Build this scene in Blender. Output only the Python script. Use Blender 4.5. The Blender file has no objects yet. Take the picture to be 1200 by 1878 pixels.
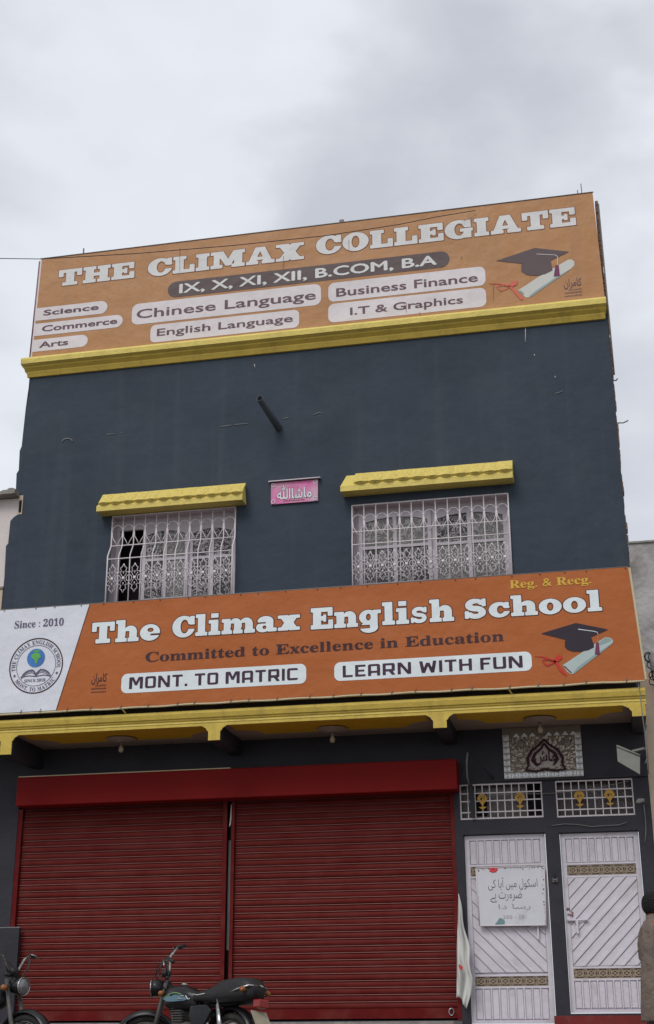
import bpy, bmesh, math, random
import numpy as np
from mathutils import Vector, Matrix
random.seed(7)
R_ = math.radians
SC = bpy.context.scene
COL = SC.collection

# ------------------------------------------------------------------ camera
D = 17.0                       # metres from the lens to the facade plane (y = 0); lens at z = 0
PITCH, YAW, ROLL, FPX = R_(20.8), R_(11.7), R_(-0.3), 2500.0
def cam_axes():
    fw = np.array([-math.sin(YAW)*math.cos(PITCH), math.cos(YAW)*math.cos(PITCH), math.sin(PITCH)])
    r = np.array([math.cos(YAW), math.sin(YAW), 0]); u = np.cross(r, fw)
    return (math.cos(ROLL)*r+math.sin(ROLL)*u, -math.sin(ROLL)*r+math.cos(ROLL)*u, fw)
AX = cam_axes()
cd = bpy.data.cameras.new('camera'); cam = bpy.data.objects.new('camera', cd); COL.objects.link(cam)
cd.sensor_fit = 'VERTICAL'; cd.sensor_height = 24; cd.lens = FPX/1878*24
cd.clip_start = .1; cd.clip_end = 3000
m = Matrix.Identity(4)
for i, a in enumerate((AX[0], AX[1], -AX[2])):
    for j in range(3): m[j][i] = a[j]
m[1][3] = -D
cam.matrix_world = m
SC.camera = cam
SC.view_settings.view_transform = 'Standard'; SC.view_settings.look = 'None'
SC.view_settings.gamma = 1; SC.view_settings.use_curve_mapping = False
SC.view_settings.exposure = 0.55

# ------------------------------------------------------------------ sky and sun
SUN_EL, SUN_ROT = R_(48), R_(198)
w = bpy.data.worlds.new('World'); SC.world = w; w.use_nodes = True
nt = w.node_tree; nt.nodes.clear()
def wn(t, **k):
    n = nt.nodes.new(t)
    for a, b in k.items(): setattr(n, a, b)
    return n
out = wn('ShaderNodeOutputWorld'); sky = wn('ShaderNodeTexSky', sky_type='NISHITA', sun_disc=False)
sky.sun_elevation = SUN_EL; sky.sun_rotation = SUN_ROT
bg1 = wn('ShaderNodeBackground'); bg1.inputs[1].default_value = .07
nt.links.new(sky.outputs[0], bg1.inputs[0])
tc = wn('ShaderNodeTexCoord')
mp = wn('ShaderNodeMapping'); mp.inputs['Scale'].default_value = (1, 1, 1.7); mp.inputs['Location'].default_value = (2.3, .4, .9)
nt.links.new(tc.outputs['Generated'], mp.inputs[0])
n1 = wn('ShaderNodeTexNoise'); n1.inputs['Scale'].default_value = 2.6; n1.inputs['Detail'].default_value = 4; n1.inputs['Roughness'].default_value = .5; n1.inputs['Distortion'].default_value = .35
nt.links.new(mp.outputs[0], n1.inputs['Vector'])
n2 = wn('ShaderNodeTexNoise'); n2.inputs['Scale'].default_value = 9; n2.inputs['Detail'].default_value = 6; n2.inputs['Roughness'].default_value = .55
nt.links.new(mp.outputs[0], n2.inputs['Vector'])
mx = wn('ShaderNodeMath', operation='MULTIPLY_ADD'); mx.inputs[1].default_value = .22
nt.links.new(n2.outputs[0], mx.inputs[0]); nt.links.new(n1.outputs[0], mx.inputs[2])
def cloud(px, py, deg, amt, prev):
    d = (px-600)/FPX*AX[0] - (py-939)/FPX*AX[1] + AX[2]; d = d/np.linalg.norm(d)
    nv = wn('ShaderNodeVectorMath', operation='NORMALIZE'); nt.links.new(tc.outputs['Generated'], nv.inputs[0])
    dt = wn('ShaderNodeVectorMath', operation='DOT_PRODUCT'); dt.inputs[1].default_value = tuple(d); nt.links.new(nv.outputs[0], dt.inputs[0])
    ac = wn('ShaderNodeMath', operation='ARCCOSINE'); nt.links.new(dt.outputs['Value'], ac.inputs[0])
    ad = wn('ShaderNodeMath', operation='MULTIPLY_ADD'); ad.inputs[1].default_value = R_(deg)*1.5; nt.links.new(n2.outputs[0], ad.inputs[0]); nt.links.new(ac.outputs[0], ad.inputs[2])
    mr = wn('ShaderNodeMapRange', interpolation_type='SMOOTHSTEP'); mr.inputs['From Min'].default_value = R_(deg*2.3); mr.inputs['From Max'].default_value = R_(deg*.6); mr.inputs['To Max'].default_value = amt
    nt.links.new(ad.outputs[0], mr.inputs[0]); sm = wn('ShaderNodeMath', operation='ADD'); nt.links.new(prev, sm.inputs[0]); nt.links.new(mr.outputs[0], sm.inputs[1]); return sm.outputs[0]
fld = mx.outputs[0]
for cl in ((1010, 250, 8, -.065), (680, 345, 4.5, -.06), (1180, 120, 6, -.04), (150, 110, 7, -.05), (380, 250, 6, -.02), (560, 130, 5, .05), (60, 420, 6, .09), (40, 760, 7, .07), (1190, 560, 5, .05)): fld = cloud(*cl, fld)
cr = wn('ShaderNodeValToRGB'); e = cr.color_ramp
e.elements[0].position = .46; e.elements[0].color = (.40, .42, .465, 1)
e.elements[1].position = .74; e.elements[1].color = (.60, .625, .665, 1)
x = e.elements.new(.56); x.color = (.475, .495, .54, 1)
x = e.elements.new(.64); x.color = (.56, .585, .625, 1)
nt.links.new(fld, cr.inputs[0])
bg2 = wn('ShaderNodeBackground'); bg2.inputs[1].default_value = 1.0
nt.links.new(cr.outputs[0], bg2.inputs[0])
ms = wn('ShaderNodeMixShader'); ms.inputs[0].default_value = .93
nt.links.new(bg1.outputs[0], ms.inputs[1]); nt.links.new(bg2.outputs[0], ms.inputs[2]); nt.links.new(ms.outputs[0], out.inputs[0])
sd = bpy.data.lights.new('sun', 'SUN'); sd.energy = .95; sd.angle = R_(28); sd.color = (1, .965, .93)
so = bpy.data.objects.new('sun', sd); COL.objects.link(so)
so.rotation_euler = (R_(90)-SUN_EL, 0, R_(180)-SUN_ROT)      # light comes from behind the camera, a little to the left

# ------------------------------------------------------------------ helpers
def at(px, py, Y=0.0):
    """point of the vertical plane y = Y seen at photograph pixel (px, py) -> (x, z)"""
    d = (px-600)/FPX*AX[0] - (py-939)/FPX*AX[1] + AX[2]
    t = (Y+D)/d[1]
    return d[0]*t, d[2]*t

ORG = {}
def _link(o, parent, origin):
    COL.objects.link(o)
    if parent is not None:
        o.parent = parent; p = ORG[parent.name]
        o.location = (origin[0]-p[0], origin[1]-p[1], origin[2]-p[2])
    else: o.location = origin
    ORG[o.name] = tuple(origin)
def tag(o, label=None, cat=None, group=None, kind=None):
    if label: o['label'] = label
    if cat: o['category'] = cat
    if group: o['group'] = group
    if kind: o['kind'] = kind
    return o
def thing(name, label, cat, loc=(0, 0, 0), group=None):
    o = bpy.data.objects.new(name, None); o.empty_display_size = .1; _link(o, None, loc)
    return tag(o, label, cat, group)
class MB:
    def __init__(s): s.v = []; s.f = []; s.sm = []
    def add(s, vs, fs, smooth=False):
        n = len(s.v); s.v += [tuple(map(float, q)) for q in vs]; s.f += [tuple(n+i for i in f) for f in fs]; s.sm += [smooth]*len(fs); return s
    def box(s, x0, x1, y0, y1, z0, z1):
        x0, x1 = sorted((x0, x1)); y0, y1 = sorted((y0, y1)); z0, z1 = sorted((z0, z1))
        return s.add([(x0,y0,z0),(x1,y0,z0),(x1,y1,z0),(x0,y1,z0),(x0,y0,z1),(x1,y0,z1),(x1,y1,z1),(x0,y1,z1)],
              [(3,2,1,0),(4,5,6,7),(0,1,5,4),(1,2,6,5),(2,3,7,6),(3,0,4,7)])
    def prism(s, pts, y0, y1):           # polygon in x,z extruded along y
        a = sum(pts[i][0]*pts[(i+1) % len(pts)][1]-pts[(i+1) % len(pts)][0]*pts[i][1] for i in range(len(pts)))
        if a < 0: pts = pts[::-1]
        y0, y1 = sorted((y0, y1)); n = len(pts)
        return s.add([(p[0], y0, p[1]) for p in pts]+[(p[0], y1, p[1]) for p in pts],
              [tuple(range(n)), tuple(range(2*n-1, n-1, -1))]+[(i, i+n, (i+1) % n+n, (i+1) % n) for i in range(n)])
    def extrude_x(s, prof, x0, x1, smooth=False):       # profile of (y,z), closed
        n = len(prof)
        return s.add([(x0, p[0], p[1]) for p in prof]+[(x1, p[0], p[1]) for p in prof],
              [(i, (i+1) % n, (i+1) % n+n, i+n) for i in range(n)]+[tuple(range(n-1, -1, -1)), tuple(range(n, 2*n))], smooth)
    def tube(s, path, r, n=6, closed=False, caps=True):
        path = [Vector(p) for p in path]; k = len(path); rs = r if isinstance(r, (list, tuple)) else [r]*k
        up = None; vs = []
        for i, p in enumerate(path):
            if closed: t = path[(i+1) % k]-path[i-1]
            else: t = path[min(i+1, k-1)]-path[max(i-1, 0)]
            if t.length < 1e-9: t = Vector((0, 0, 1))
            t.normalize()
            if up is None:
                up = Vector((0, 0, 1)) if abs(t.z) < .9 else Vector((1, 0, 0))
            a = t.cross(up)
            if a.length < 1e-6: a = t.orthogonal()
            a.normalize(); b = a.cross(t); up = b
            for j in range(n):
                th = 2*math.pi*j/n; vs.append(p+(a*math.cos(th)+b*math.sin(th))*rs[i])
        fs = []
        for i in range(k if closed else k-1):
            for j in range(n):
                i2 = (i+1) % k
                fs.append((i*n+j, i*n+(j+1) % n, i2*n+(j+1) % n, i2*n+j))
        if caps and not closed: fs += [tuple(range(n-1, -1, -1)), tuple(range((k-1)*n, k*n))]
        return s.add(vs, fs, True)
    def loft(s, rings, caps=True, smooth=True):
        n = len(rings[0]); vs = [p for r in rings for p in r]; fs = []
        for i in range(len(rings)-1):
            for j in range(n): fs.append((i*n+j, i*n+(j+1) % n, (i+1)*n+(j+1) % n, (i+1)*n+j))
        if caps: fs += [tuple(range(n-1, -1, -1)), tuple(range((len(rings)-1)*n, len(rings)*n))]
        return s.add(vs, fs, smooth)
    def lathe(s, prof, c, axis='z', n=16):   # prof of (r, h)
        rings = []
        for r, h in prof:
            rg = []
            for j in range(n):
                t = 2*math.pi*j/n; a, b = r*math.cos(t), r*math.sin(t)
                rg.append({'z': (c[0]+a, c[1]+b, c[2]+h), 'y': (c[0]+a, c[1]+h, c[2]-b), 'x': (c[0]+h, c[1]+a, c[2]+b)}[axis])
            rings.append(rg)
        return s.loft(rings)
    def sheet(s, vf, Y):                 # flat print: (verts2d, faces)
        v, f = vf
        return s.add([(p[0], Y, p[1]) for p in v], f)
    def build(s, name, mat, parent=None, origin=None, local=False):
        org = origin or (ORG[parent.name] if parent is not None else (0, 0, 0))
        me = bpy.data.meshes.new(name)
        vs = s.v if local else [(a-org[0], b-org[1], c-org[2]) for a, b, c in s.v]
        me.from_pydata(vs, [], s.f); me.polygons.foreach_set('use_smooth', s.sm); me.update()
        for mm in (mat if isinstance(mat, list) else [mat]): me.materials.append(mm)
        o = bpy.data.objects.new(name, me); _link(o, parent, org)
        return o
def bevel(o, wd=.005, seg=2):
    md = o.modifiers.new('bevel', 'BEVEL'); md.width = wd; md.segments = seg; md.limit_method = 'ANGLE'; return o
def dup(o, origin, parent=None):
    c = o.copy(); _link(c, parent if parent is not None else o.parent, origin); return c

# ------------------------------------------------------------------ materials
def mat(name, col, rough=.7, metal=0, var=.12, scale=3, bump=0, bscale=40, dirt=None, dcol=(.1, .09, .08), streak=False, dscale=1.2, dlo=.55, dhi=.75, spec=.3, coat=0, rnd=False, bdist=.02):
    mt = bpy.data.materials.new(name); mt.use_nodes = True; n = mt.node_tree; b = n.nodes['Principled BSDF']
    b.inputs['Roughness'].default_value = rough; b.inputs['Metallic'].default_value = metal
    b.inputs['Specular IOR Level'].default_value = spec; b.inputs['Coat Weight'].default_value = coat
    t = n.nodes.new('ShaderNodeTexCoord'); co = t.outputs['Object']
    if rnd:
        oi = n.nodes.new('ShaderNodeObjectInfo'); ra = n.nodes.new('ShaderNodeVectorMath'); ra.operation = 'MULTIPLY_ADD'; ra.inputs[1].default_value = (37, 11, 23)
        n.links.new(oi.outputs['Random'], ra.inputs[0]); n.links.new(co, ra.inputs[2]); co = ra.outputs[0]
    N = n.nodes.new('ShaderNodeTexNoise'); N.inputs['Scale'].default_value = scale; N.inputs['Detail'].default_value = 6; N.inputs['Roughness'].default_value = .6
    n.links.new(co, N.inputs['Vector'])
    mr = n.nodes.new('ShaderNodeMapRange'); mr.inputs['From Min'].default_value = .25; mr.inputs['From Max'].default_value = .75
    mr.inputs['To Min'].default_value = 1-var; mr.inputs['To Max'].default_value = 1+var
    n.links.new(N.outputs[0], mr.inputs[0])
    hs = n.nodes.new('ShaderNodeVectorMath'); hs.operation = 'SCALE'; hs.inputs[0].default_value = col[:3]
    n.links.new(mr.outputs[0], hs.inputs['Scale']); last = hs.outputs[0]
    if dirt:
        M2 = n.nodes.new('ShaderNodeMapping'); n.links.new(co, M2.inputs[0]); M2.inputs['Scale'].default_value = (1, 1, .12) if streak else (1, 1, 1)
        N2 = n.nodes.new('ShaderNodeTexNoise'); N2.inputs['Scale'].default_value = dscale*(4 if streak else 1); N2.inputs['Detail'].default_value = 8; N2.inputs['Roughness'].default_value = .65
        n.links.new(M2.outputs[0], N2.inputs['Vector'])
        r2 = n.nodes.new('ShaderNodeMapRange'); r2.inputs['From Min'].default_value = dlo; r2.inputs['From Max'].default_value = dhi; r2.inputs['To Max'].default_value = dirt
        n.links.new(N2.outputs[0], r2.inputs[0])
        mi = n.nodes.new('ShaderNodeMix'); mi.data_type = 'RGBA'; n.links.new(r2.outputs[0], mi.inputs[0]); n.links.new(last, mi.inputs[6]); mi.inputs[7].default_value = (*dcol, 1)
        last = mi.outputs[2]
    n.links.new(last, b.inputs['Base Color'])
    if bump:
        N3 = n.nodes.new('ShaderNodeTexNoise'); N3.inputs['Scale'].default_value = bscale; N3.inputs['Detail'].default_value = 5
        n.links.new(co, N3.inputs['Vector'])
        bp = n.nodes.new('ShaderNodeBump'); bp.inputs['Strength'].default_value = bump; bp.inputs['Distance'].default_value = bdist
        n.links.new(N3.outputs[0], bp.inputs['Height']); n.links.new(bp.outputs[0], b.inputs['Normal'])
    return mt
def swirl_mat(name, light, dark, scale=14, thr=.5, alpha=None):
    mt = mat(name, dark, .35, spec=.5); n = mt.node_tree; b = n.nodes['Principled BSDF']
    t = n.nodes.new('ShaderNodeTexCoord'); nz = n.nodes.new('ShaderNodeTexNoise'); nz.inputs['Scale'].default_value = scale*.55; nz.inputs['Detail'].default_value = 1.5; nz.inputs['Distortion'].default_value = 2.2
    n.links.new(t.outputs['Object'], nz.inputs['Vector'])
    m1 = n.nodes.new('ShaderNodeMath'); m1.operation = 'MULTIPLY'; m1.inputs[1].default_value = 42; n.links.new(nz.outputs[0], m1.inputs[0])
    m2 = n.nodes.new('ShaderNodeMath'); m2.operation = 'SINE'; n.links.new(m1.outputs[0], m2.inputs[0])
    n3 = n.nodes.new('ShaderNodeTexNoise'); n3.inputs['Scale'].default_value = 3.5; n.links.new(t.outputs['Object'], n3.inputs['Vector'])
    m3 = n.nodes.new('ShaderNodeMath'); m3.operation = 'MULTIPLY_ADD'; m3.inputs[1].default_value = 2.6; m3.inputs[2].default_value = -1.3; n.links.new(n3.outputs[0], m3.inputs[0])
    m4 = n.nodes.new('ShaderNodeMath'); m4.operation = 'ADD'; n.links.new(m2.outputs[0], m4.inputs[0]); n.links.new(m3.outputs[0], m4.inputs[1])
    r = n.nodes.new('ShaderNodeMapRange'); r.inputs['From Min'].default_value = thr-.15; r.inputs['From Max'].default_value = thr+.25; n.links.new(m4.outputs[0], r.inputs[0])
    mi = n.nodes.new('ShaderNodeMix'); mi.data_type = 'RGBA'; n.links.new(r.outputs[0], mi.inputs[0]); mi.inputs[6].default_value = (*dark, 1); mi.inputs[7].default_value = (*light, 1)
    n.links.new(mi.outputs[2], b.inputs['Base Color']); return mt

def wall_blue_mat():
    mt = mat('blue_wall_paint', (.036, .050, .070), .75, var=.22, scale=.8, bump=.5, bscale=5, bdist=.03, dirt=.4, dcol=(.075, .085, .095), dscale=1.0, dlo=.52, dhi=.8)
    n = mt.node_tree; b = n.nodes['Principled BSDF']; src = b.inputs['Base Color'].links[0].from_socket
    t = n.nodes.new('ShaderNodeTexCoord')
    sm = n.nodes.new('ShaderNodeMapping'); sm.inputs['Scale'].default_value = (4.5, 1, .22); n.links.new(t.outputs['Object'], sm.inputs[0])
    sn = n.nodes.new('ShaderNodeTexNoise'); sn.inputs['Scale'].default_value = 1; sn.inputs['Detail'].default_value = 7; n.links.new(sm.outputs[0], sn.inputs['Vector'])
    sr = n.nodes.new('ShaderNodeMapRange'); sr.inputs['From Min'].default_value = .54; sr.inputs['From Max'].default_value = .75; sr.inputs['To Max'].default_value = .55; n.links.new(sn.outputs[0], sr.inputs[0])
    sx = n.nodes.new('ShaderNodeMix'); sx.data_type = 'RGBA'; n.links.new(sr.outputs[0], sx.inputs[0]); n.links.new(src, sx.inputs[6]); sx.inputs[7].default_value = (.058, .072, .088, 1); src = sx.outputs[2]
    v = n.nodes.new('ShaderNodeTexVoronoi'); v.inputs['Scale'].default_value = 1.3
    nz = n.nodes.new('ShaderNodeTexNoise'); nz.inputs['Scale'].default_value = 14; n.links.new(t.outputs['Object'], nz.inputs['Vector'])
    ad = n.nodes.new('ShaderNodeVectorMath'); ad.operation = 'MULTIPLY_ADD'; ad.inputs[1].default_value = (.09, .09, .16); n.links.new(nz.outputs['Color'], ad.inputs[0]); n.links.new(t.outputs['Object'], ad.inputs[2])
    n.links.new(ad.outputs[0], v.inputs['Vector'])
    r = n.nodes.new('ShaderNodeMapRange'); r.inputs['From Min'].default_value = .028; r.inputs['From Max'].default_value = .012; r.inputs['To Min'].default_value = 0; r.inputs['To Max'].default_value = .7
    n.links.new(v.outputs['Distance'], r.inputs[0])
    mi = n.nodes.new('ShaderNodeMix'); mi.data_type = 'RGBA'; n.links.new(r.outputs[0], mi.inputs[0]); n.links.new(src, mi.inputs[6]); mi.inputs[7].default_value = (.4, .4, .4, 1)
    n.links.new(mi.outputs[2], b.inputs['Base Color']); return mt
MT = {}
MT['blue'] = wall_blue_mat()
MT['blue_shade'] = mat('shaded_blue_paint', (.029, .028, .037), .6, var=.25, scale=2, bump=.3, bscale=12, dirt=.4, dcol=(.045, .042, .046), dscale=1.6, dlo=.5, dhi=.85)  # same blue wall paint, colour darkened for the shade under the canopy
MT['yellow'] = mat('yellow_paint', (.60, .44, .085), .6, var=.12, scale=4, bump=.35, bscale=18, dirt=.6, dcol=(.20, .15, .06), streak=True, dscale=1.1, dlo=.54, dhi=.8)
MT['yellow_pale'] = mat('pale_yellow_paint', (.70, .56, .15), .6, var=.12, scale=4, bump=.5, bscale=22, dirt=.5, dcol=(.28, .21, .08), streak=True, dscale=1.3, dlo=.56, dhi=.82)
MT['tile'] = mat('rough_yellow_tile', (.72, .57, .155), .65, var=.2, scale=25, bump=1.0, bscale=30, bdist=.03, dirt=.35, dcol=(.3, .22, .09), dscale=8, rnd=True)
MT['yellow_soffit'] = mat('yellow_soffit_paint', (.58, .33, .015), .6, var=.1, scale=3)
MT['soffit'] = mat('pinkish_white_soffit', (.30, .22, .19), .7, var=.12, scale=5, bump=.2)
MT['orange_up'] = mat('faded_orange_banner', (.44, .215, .085), .45, var=.05, scale=1.2, dirt=.55, dcol=(.27, .15, .08), streak=True, dlo=.5, dhi=.95, bump=.55, bscale=1.3, bdist=.09)
MT['orange_low'] = mat('orange_banner', (.42, .115, .024), .4, var=.05, scale=1.2, dirt=.2, dcol=(.30, .10, .03), dscale=.8, bump=.55, bscale=1.3, bdist=.09)
MT['banner_white'] = mat('white_banner', (.70, .72, .78), .4, var=.03, bump=.55, bscale=1.3, bdist=.09)
MT['letter_white'] = mat('white_lettering', (.74, .80, .82), .4, var=.03, bump=.55, bscale=1.3, bdist=.09)
MT['letter_white_up'] = mat('faded_white_lettering', (.68, .67, .66), .5, var=.04, dirt=.2, dcol=(.5, .4, .36), streak=True, bump=.55, bscale=1.3, bdist=.09)
MT['pill_up'] = mat('faded_pink_white_print', (.70, .65, .66), .5, var=.04, dirt=.25, dcol=(.5, .42, .4), streak=True, bump=.55, bscale=1.3, bdist=.09)
MT['dark_up'] = mat('faded_dark_print', (.10, .068, .068), .5, var=.05, bump=.55, bscale=1.3, bdist=.09)
MT['text_up'] = mat('faded_brown_lettering', (.13, .07, .085), .5, bump=.55, bscale=1.3, bdist=.09)
MT['plum'] = mat('plum_lettering', (.05, .017, .022), .45, bump=.55, bscale=1.3, bdist=.09)
MT['violet_dark'] = mat('dark_violet_lettering', (.05, .02, .045), .45, bump=.55, bscale=1.3, bdist=.09)
MT['outline'] = mat('brown_outline_print', (.10, .035, .02), .5)
MT['outline_up'] = mat('faded_outline_print', (.24, .10, .05), .5)
MT['gold_text'] = mat('yellow_lettering', (.68, .42, .05), .5)
MT['slate_ink'] = mat('slate_emblem_ink', (.12, .10, .17), .5)
MT['cap_low'] = mat('dark_cap_print', (.028, .018, .03), .5)
MT['cap_up'] = mat('faded_cap_print', (.105, .07, .075), .5)
MT['scroll'] = mat('pale_scroll_print', (.44, .52, .50), .5, var=.04)
MT['scroll2'] = mat('grey_scroll_print', (.27, .36, .35), .5, var=.04)
MT['scroll_up'] = mat('faded_scroll_print', (.58, .58, .54), .5, var=.04)
MT['ribbon'] = mat('red_ribbon_print', (.55, .03, .02), .5)
MT['ribbon_up'] = mat('faded_ribbon_print', (.62, .13, .08), .5)
MT['tassel'] = mat('plum_tassel_print', (.16, .03, .09), .5)
MT['sea'] = mat('globe_blue_print', (.06, .19, .50), .4, var=.3, scale=6)
MT['land'] = mat('globe_green_print', (.12, .42, .10), .4, var=.2, scale=12)
MT['trim'] = mat('cream_metal_trim', (.55, .47, .30), .5, dirt=.5, dcol=(.2, .1, .05), dscale=6)
MT['steel'] = mat('weathered_steel', (.18, .16, .15), .6, metal=.3, dirt=.6, dcol=(.16, .07, .04), dscale=8)
MT['grille'] = mat('white_painted_iron', (.66, .60, .62), .5, var=.08, scale=8, dirt=.4, dcol=(.3, .22, .2), dscale=12)
MT['frame'] = mat('white_window_frame', (.62, .57, .61), .5, var=.08, scale=6, dirt=.3, dcol=(.35, .3, .3), dscale=6)
MT['reveal'] = mat('white_window_reveal', (.60, .52, .55), .7, var=.1, scale=5, bump=.2)
MT['pane'] = swirl_mat('patterned_pane', (.42, .40, .40), (.03, .025, .03), 8.5, .35)
MT['pane_pale'] = swirl_mat('pale_patterned_pane', (.38, .37, .36), (.16, .15, .145), 7.5, .5)
MT['dark'] = mat('dark_interior', (.012, .009, .012), .9)
MT['red'] = mat('red_shutter_paint', (.115, .006, .006), .55, var=.14, scale=3, bump=.1, dirt=.55, dcol=(.20, .07, .055), dscale=2.2, dlo=.45, dhi=.8, spec=.12)
MT['red_slat'] = mat('red_slat_paint', (.12, .011, .009), .6, var=.08, scale=4, dirt=.3, rnd=True, dcol=(.19, .06, .05), dscale=2, dlo=.4, dhi=.75, spec=.12)
MT['lip_lit'] = mat('lit_slat_lip', (.27, .115, .10), .8, var=.25, scale=6)  # light catching the slat lips, painted in as a paler red
MT['red_box'] = mat('bright_red_box_paint', (.19, .007, .007), .6, var=.1, scale=1.5, dirt=.3, dcol=(.12, .02, .015), dscale=2, spec=.12)
MT['door'] = mat('white_door_paint', (.63, .59, .645), .5, var=.09, scale=5, rnd=True, bump=.3, bscale=14, dirt=.55, dcol=(.33, .25, .24), dscale=3, dlo=.53, dhi=.8)
MT['gold'] = mat('gold_ornament_paint', (.50, .28, .045), .5, var=.15, scale=20)
MT['band'] = mat('bronze_band_paint', (.12, .085, .06), .6, var=.2, scale=20)
MT['band_hi'] = mat('tan_ornament_paint', (.33, .26, .19), .6, var=.15, scale=20)
MT['mirror'] = mat('mirror_tile', (.62, .64, .65), .35, rnd=True, metal=.35, var=.1, scale=10, spec=.5)
MT['mirror_base'] = mat('mirror_panel_plaster', (.20, .165, .135), .6, var=.25, scale=10, bump=.3)
MT['shard'] = mat('mirror_shard', (.72, .66, .58), .3, metal=.35, var=.2, scale=20)
MT['ground_tile'] = mat('pale_mosaic_ground', (.44,.39,.36), .5, var=.5, scale=50)
MT['burgundy'] = mat('burgundy_calligraphy', (.035, .006, .014), .5, spec=.2)
MT['board_white'] = mat('whiteboard_surface', (.62, .62, .66), .3, var=.05, scale=5, dirt=.55, dcol=(.30, .30, .32), dscale=3.2, dlo=.58, dhi=.75)
MT['ink'] = mat('black_marker', (.035, .03, .04), .5)
MT['faint_ink'] = mat('faint_marker', (.35, .33, .36), .5)
MT['flower'] = mat('red_sticker', (.60, .05, .06), .5)
MT['maroon'] = mat('maroon_border_print', (.22, .10, .11), .5)
MT['teal'] = mat('teal_smudge', (.16, .27, .29), .6)
MT['cloth'] = mat('white_cloth', (.60, .60, .57), .85, var=.06, scale=5)
MT['pink'] = mat('pink_plaque', (.66, .17, .38), .3, var=.25, scale=7, dirt=.6, dcol=(.55, .50, .52), dscale=2.5, dlo=.45, dhi=.62)
MT['plaque_ink'] = mat('grey_plaque_ink', (.16, .12, .15), .4)
MT['pipe'] = mat('dark_plastic_pipe', (.05, .06, .075), .5, var=.1)
MT['nb_left'] = mat('pinkish_white_plaster', (.66, .60, .57), .8, var=.06, scale=1.5, bump=.3, bscale=14, dirt=.35, dcol=(.4, .33, .29), dscale=1.2)
MT['nb_beige'] = mat('beige_plaster', (.52, .42, .31), .8, var=.08, scale=2, bump=.3, bscale=14, dirt=.3, dcol=(.35, .28, .2), dscale=2)
MT['nb_right'] = mat('weathered_plaster', (.42, .40, .39), .85, var=.22, scale=2.5, bump=.8, bscale=12, dirt=.85, dcol=(.20, .185, .17), dscale=2.6, dlo=.45, dhi=.68)
MT['concrete'] = mat('rough_concrete', (.26, .24, .22), .9, var=.25, scale=5, bump=.8, bscale=20, dirt=.5, dcol=(.12, .10, .09), dscale=4)
MT['brick'] = mat('raw_brick_edge', (.24, .14, .11), .9, var=.35, scale=10, bump=.9, bscale=30, dirt=.6, dcol=(.3, .27, .25), dscale=8)
MT['gap_green'] = mat('grey_green_strip', (.19, .22, .20), .6, var=.35, scale=1.8)
MT['wire'] = mat('black_cable', (.03, .03, .035), .6)
MT['wire_grey'] = mat('grey_cable', (.22, .21, .2), .6)
MT['asphalt'] = mat('dusty_street', (.16, .14, .12), .95, var=.2, scale=.8, bump=.4, bscale=30)
MT['grey_panel'] = mat('grey_sheet_metal', (.24, .24, .215), .6, var=.1, scale=5, dirt=.3, dscale=8)
MT['rubber'] = mat('tyre_rubber', (.022, .021, .02), .85, bump=.4, bscale=80, dirt=.5, dcol=(.09, .075, .06), dscale=6)
MT['chrome'] = mat('chrome', (.5, .5, .5), .25, metal=1, var=.1, dirt=.7, dcol=(.09, .07, .055), dlo=.4, dhi=.65, dscale=12)
MT['alu'] = mat('cast_aluminium', (.10, .095, .09), .6, metal=.5, var=.2, scale=15)
MT['bike_black'] = mat('black_bike_paint', (.008, .008, .01), .35, spec=.3, coat=.1)
MT['bike_black2'] = mat('black_satin_plastic', (.018, .018, .019), .5)
MT['seat'] = mat('black_vinyl_seat', (.014, .013, .014), .5, bump=.25, bscale=40)
MT['decal_blue'] = mat('blue_grey_decal', (.10, .19, .24), .4)
MT['decal_green'] = mat('green_decal', (.25, .42, .20), .4)
MT['white_decal'] = mat('white_decal', (.6, .6, .6), .4)
MT['amber'] = mat('amber_lens', (.26, .085, .015), .35, spec=.5)
MT['lens'] = mat('red_lens', (.25, .01, .01), .25, spec=.5)
MT['glass_lens'] = mat('headlight_glass', (.20, .20, .21), .15, metal=.4, spec=.6)
MT['plate'] = mat('dusty_number_plate', (.30, .27, .20), .6, var=.2, scale=20)
MT['skin'] = mat('brown_skin', (.22, .11, .07), .55)
MT['hair'] = mat('black_hair', (.009, .008, .008), .55, bump=1, bscale=60, bdist=.04)
MT['kameez'] = mat('taupe_cotton', (.165, .13, .108), .9, var=.15, scale=8, bump=.9, bscale=7, bdist=.06)
MT['bulb'] = mat('dusty_bulb_glass', (.34, .29, .20), .3, spec=.5)
MT['bolt'] = mat('shoe_leather', (.03, .02, .015), .6)

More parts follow.
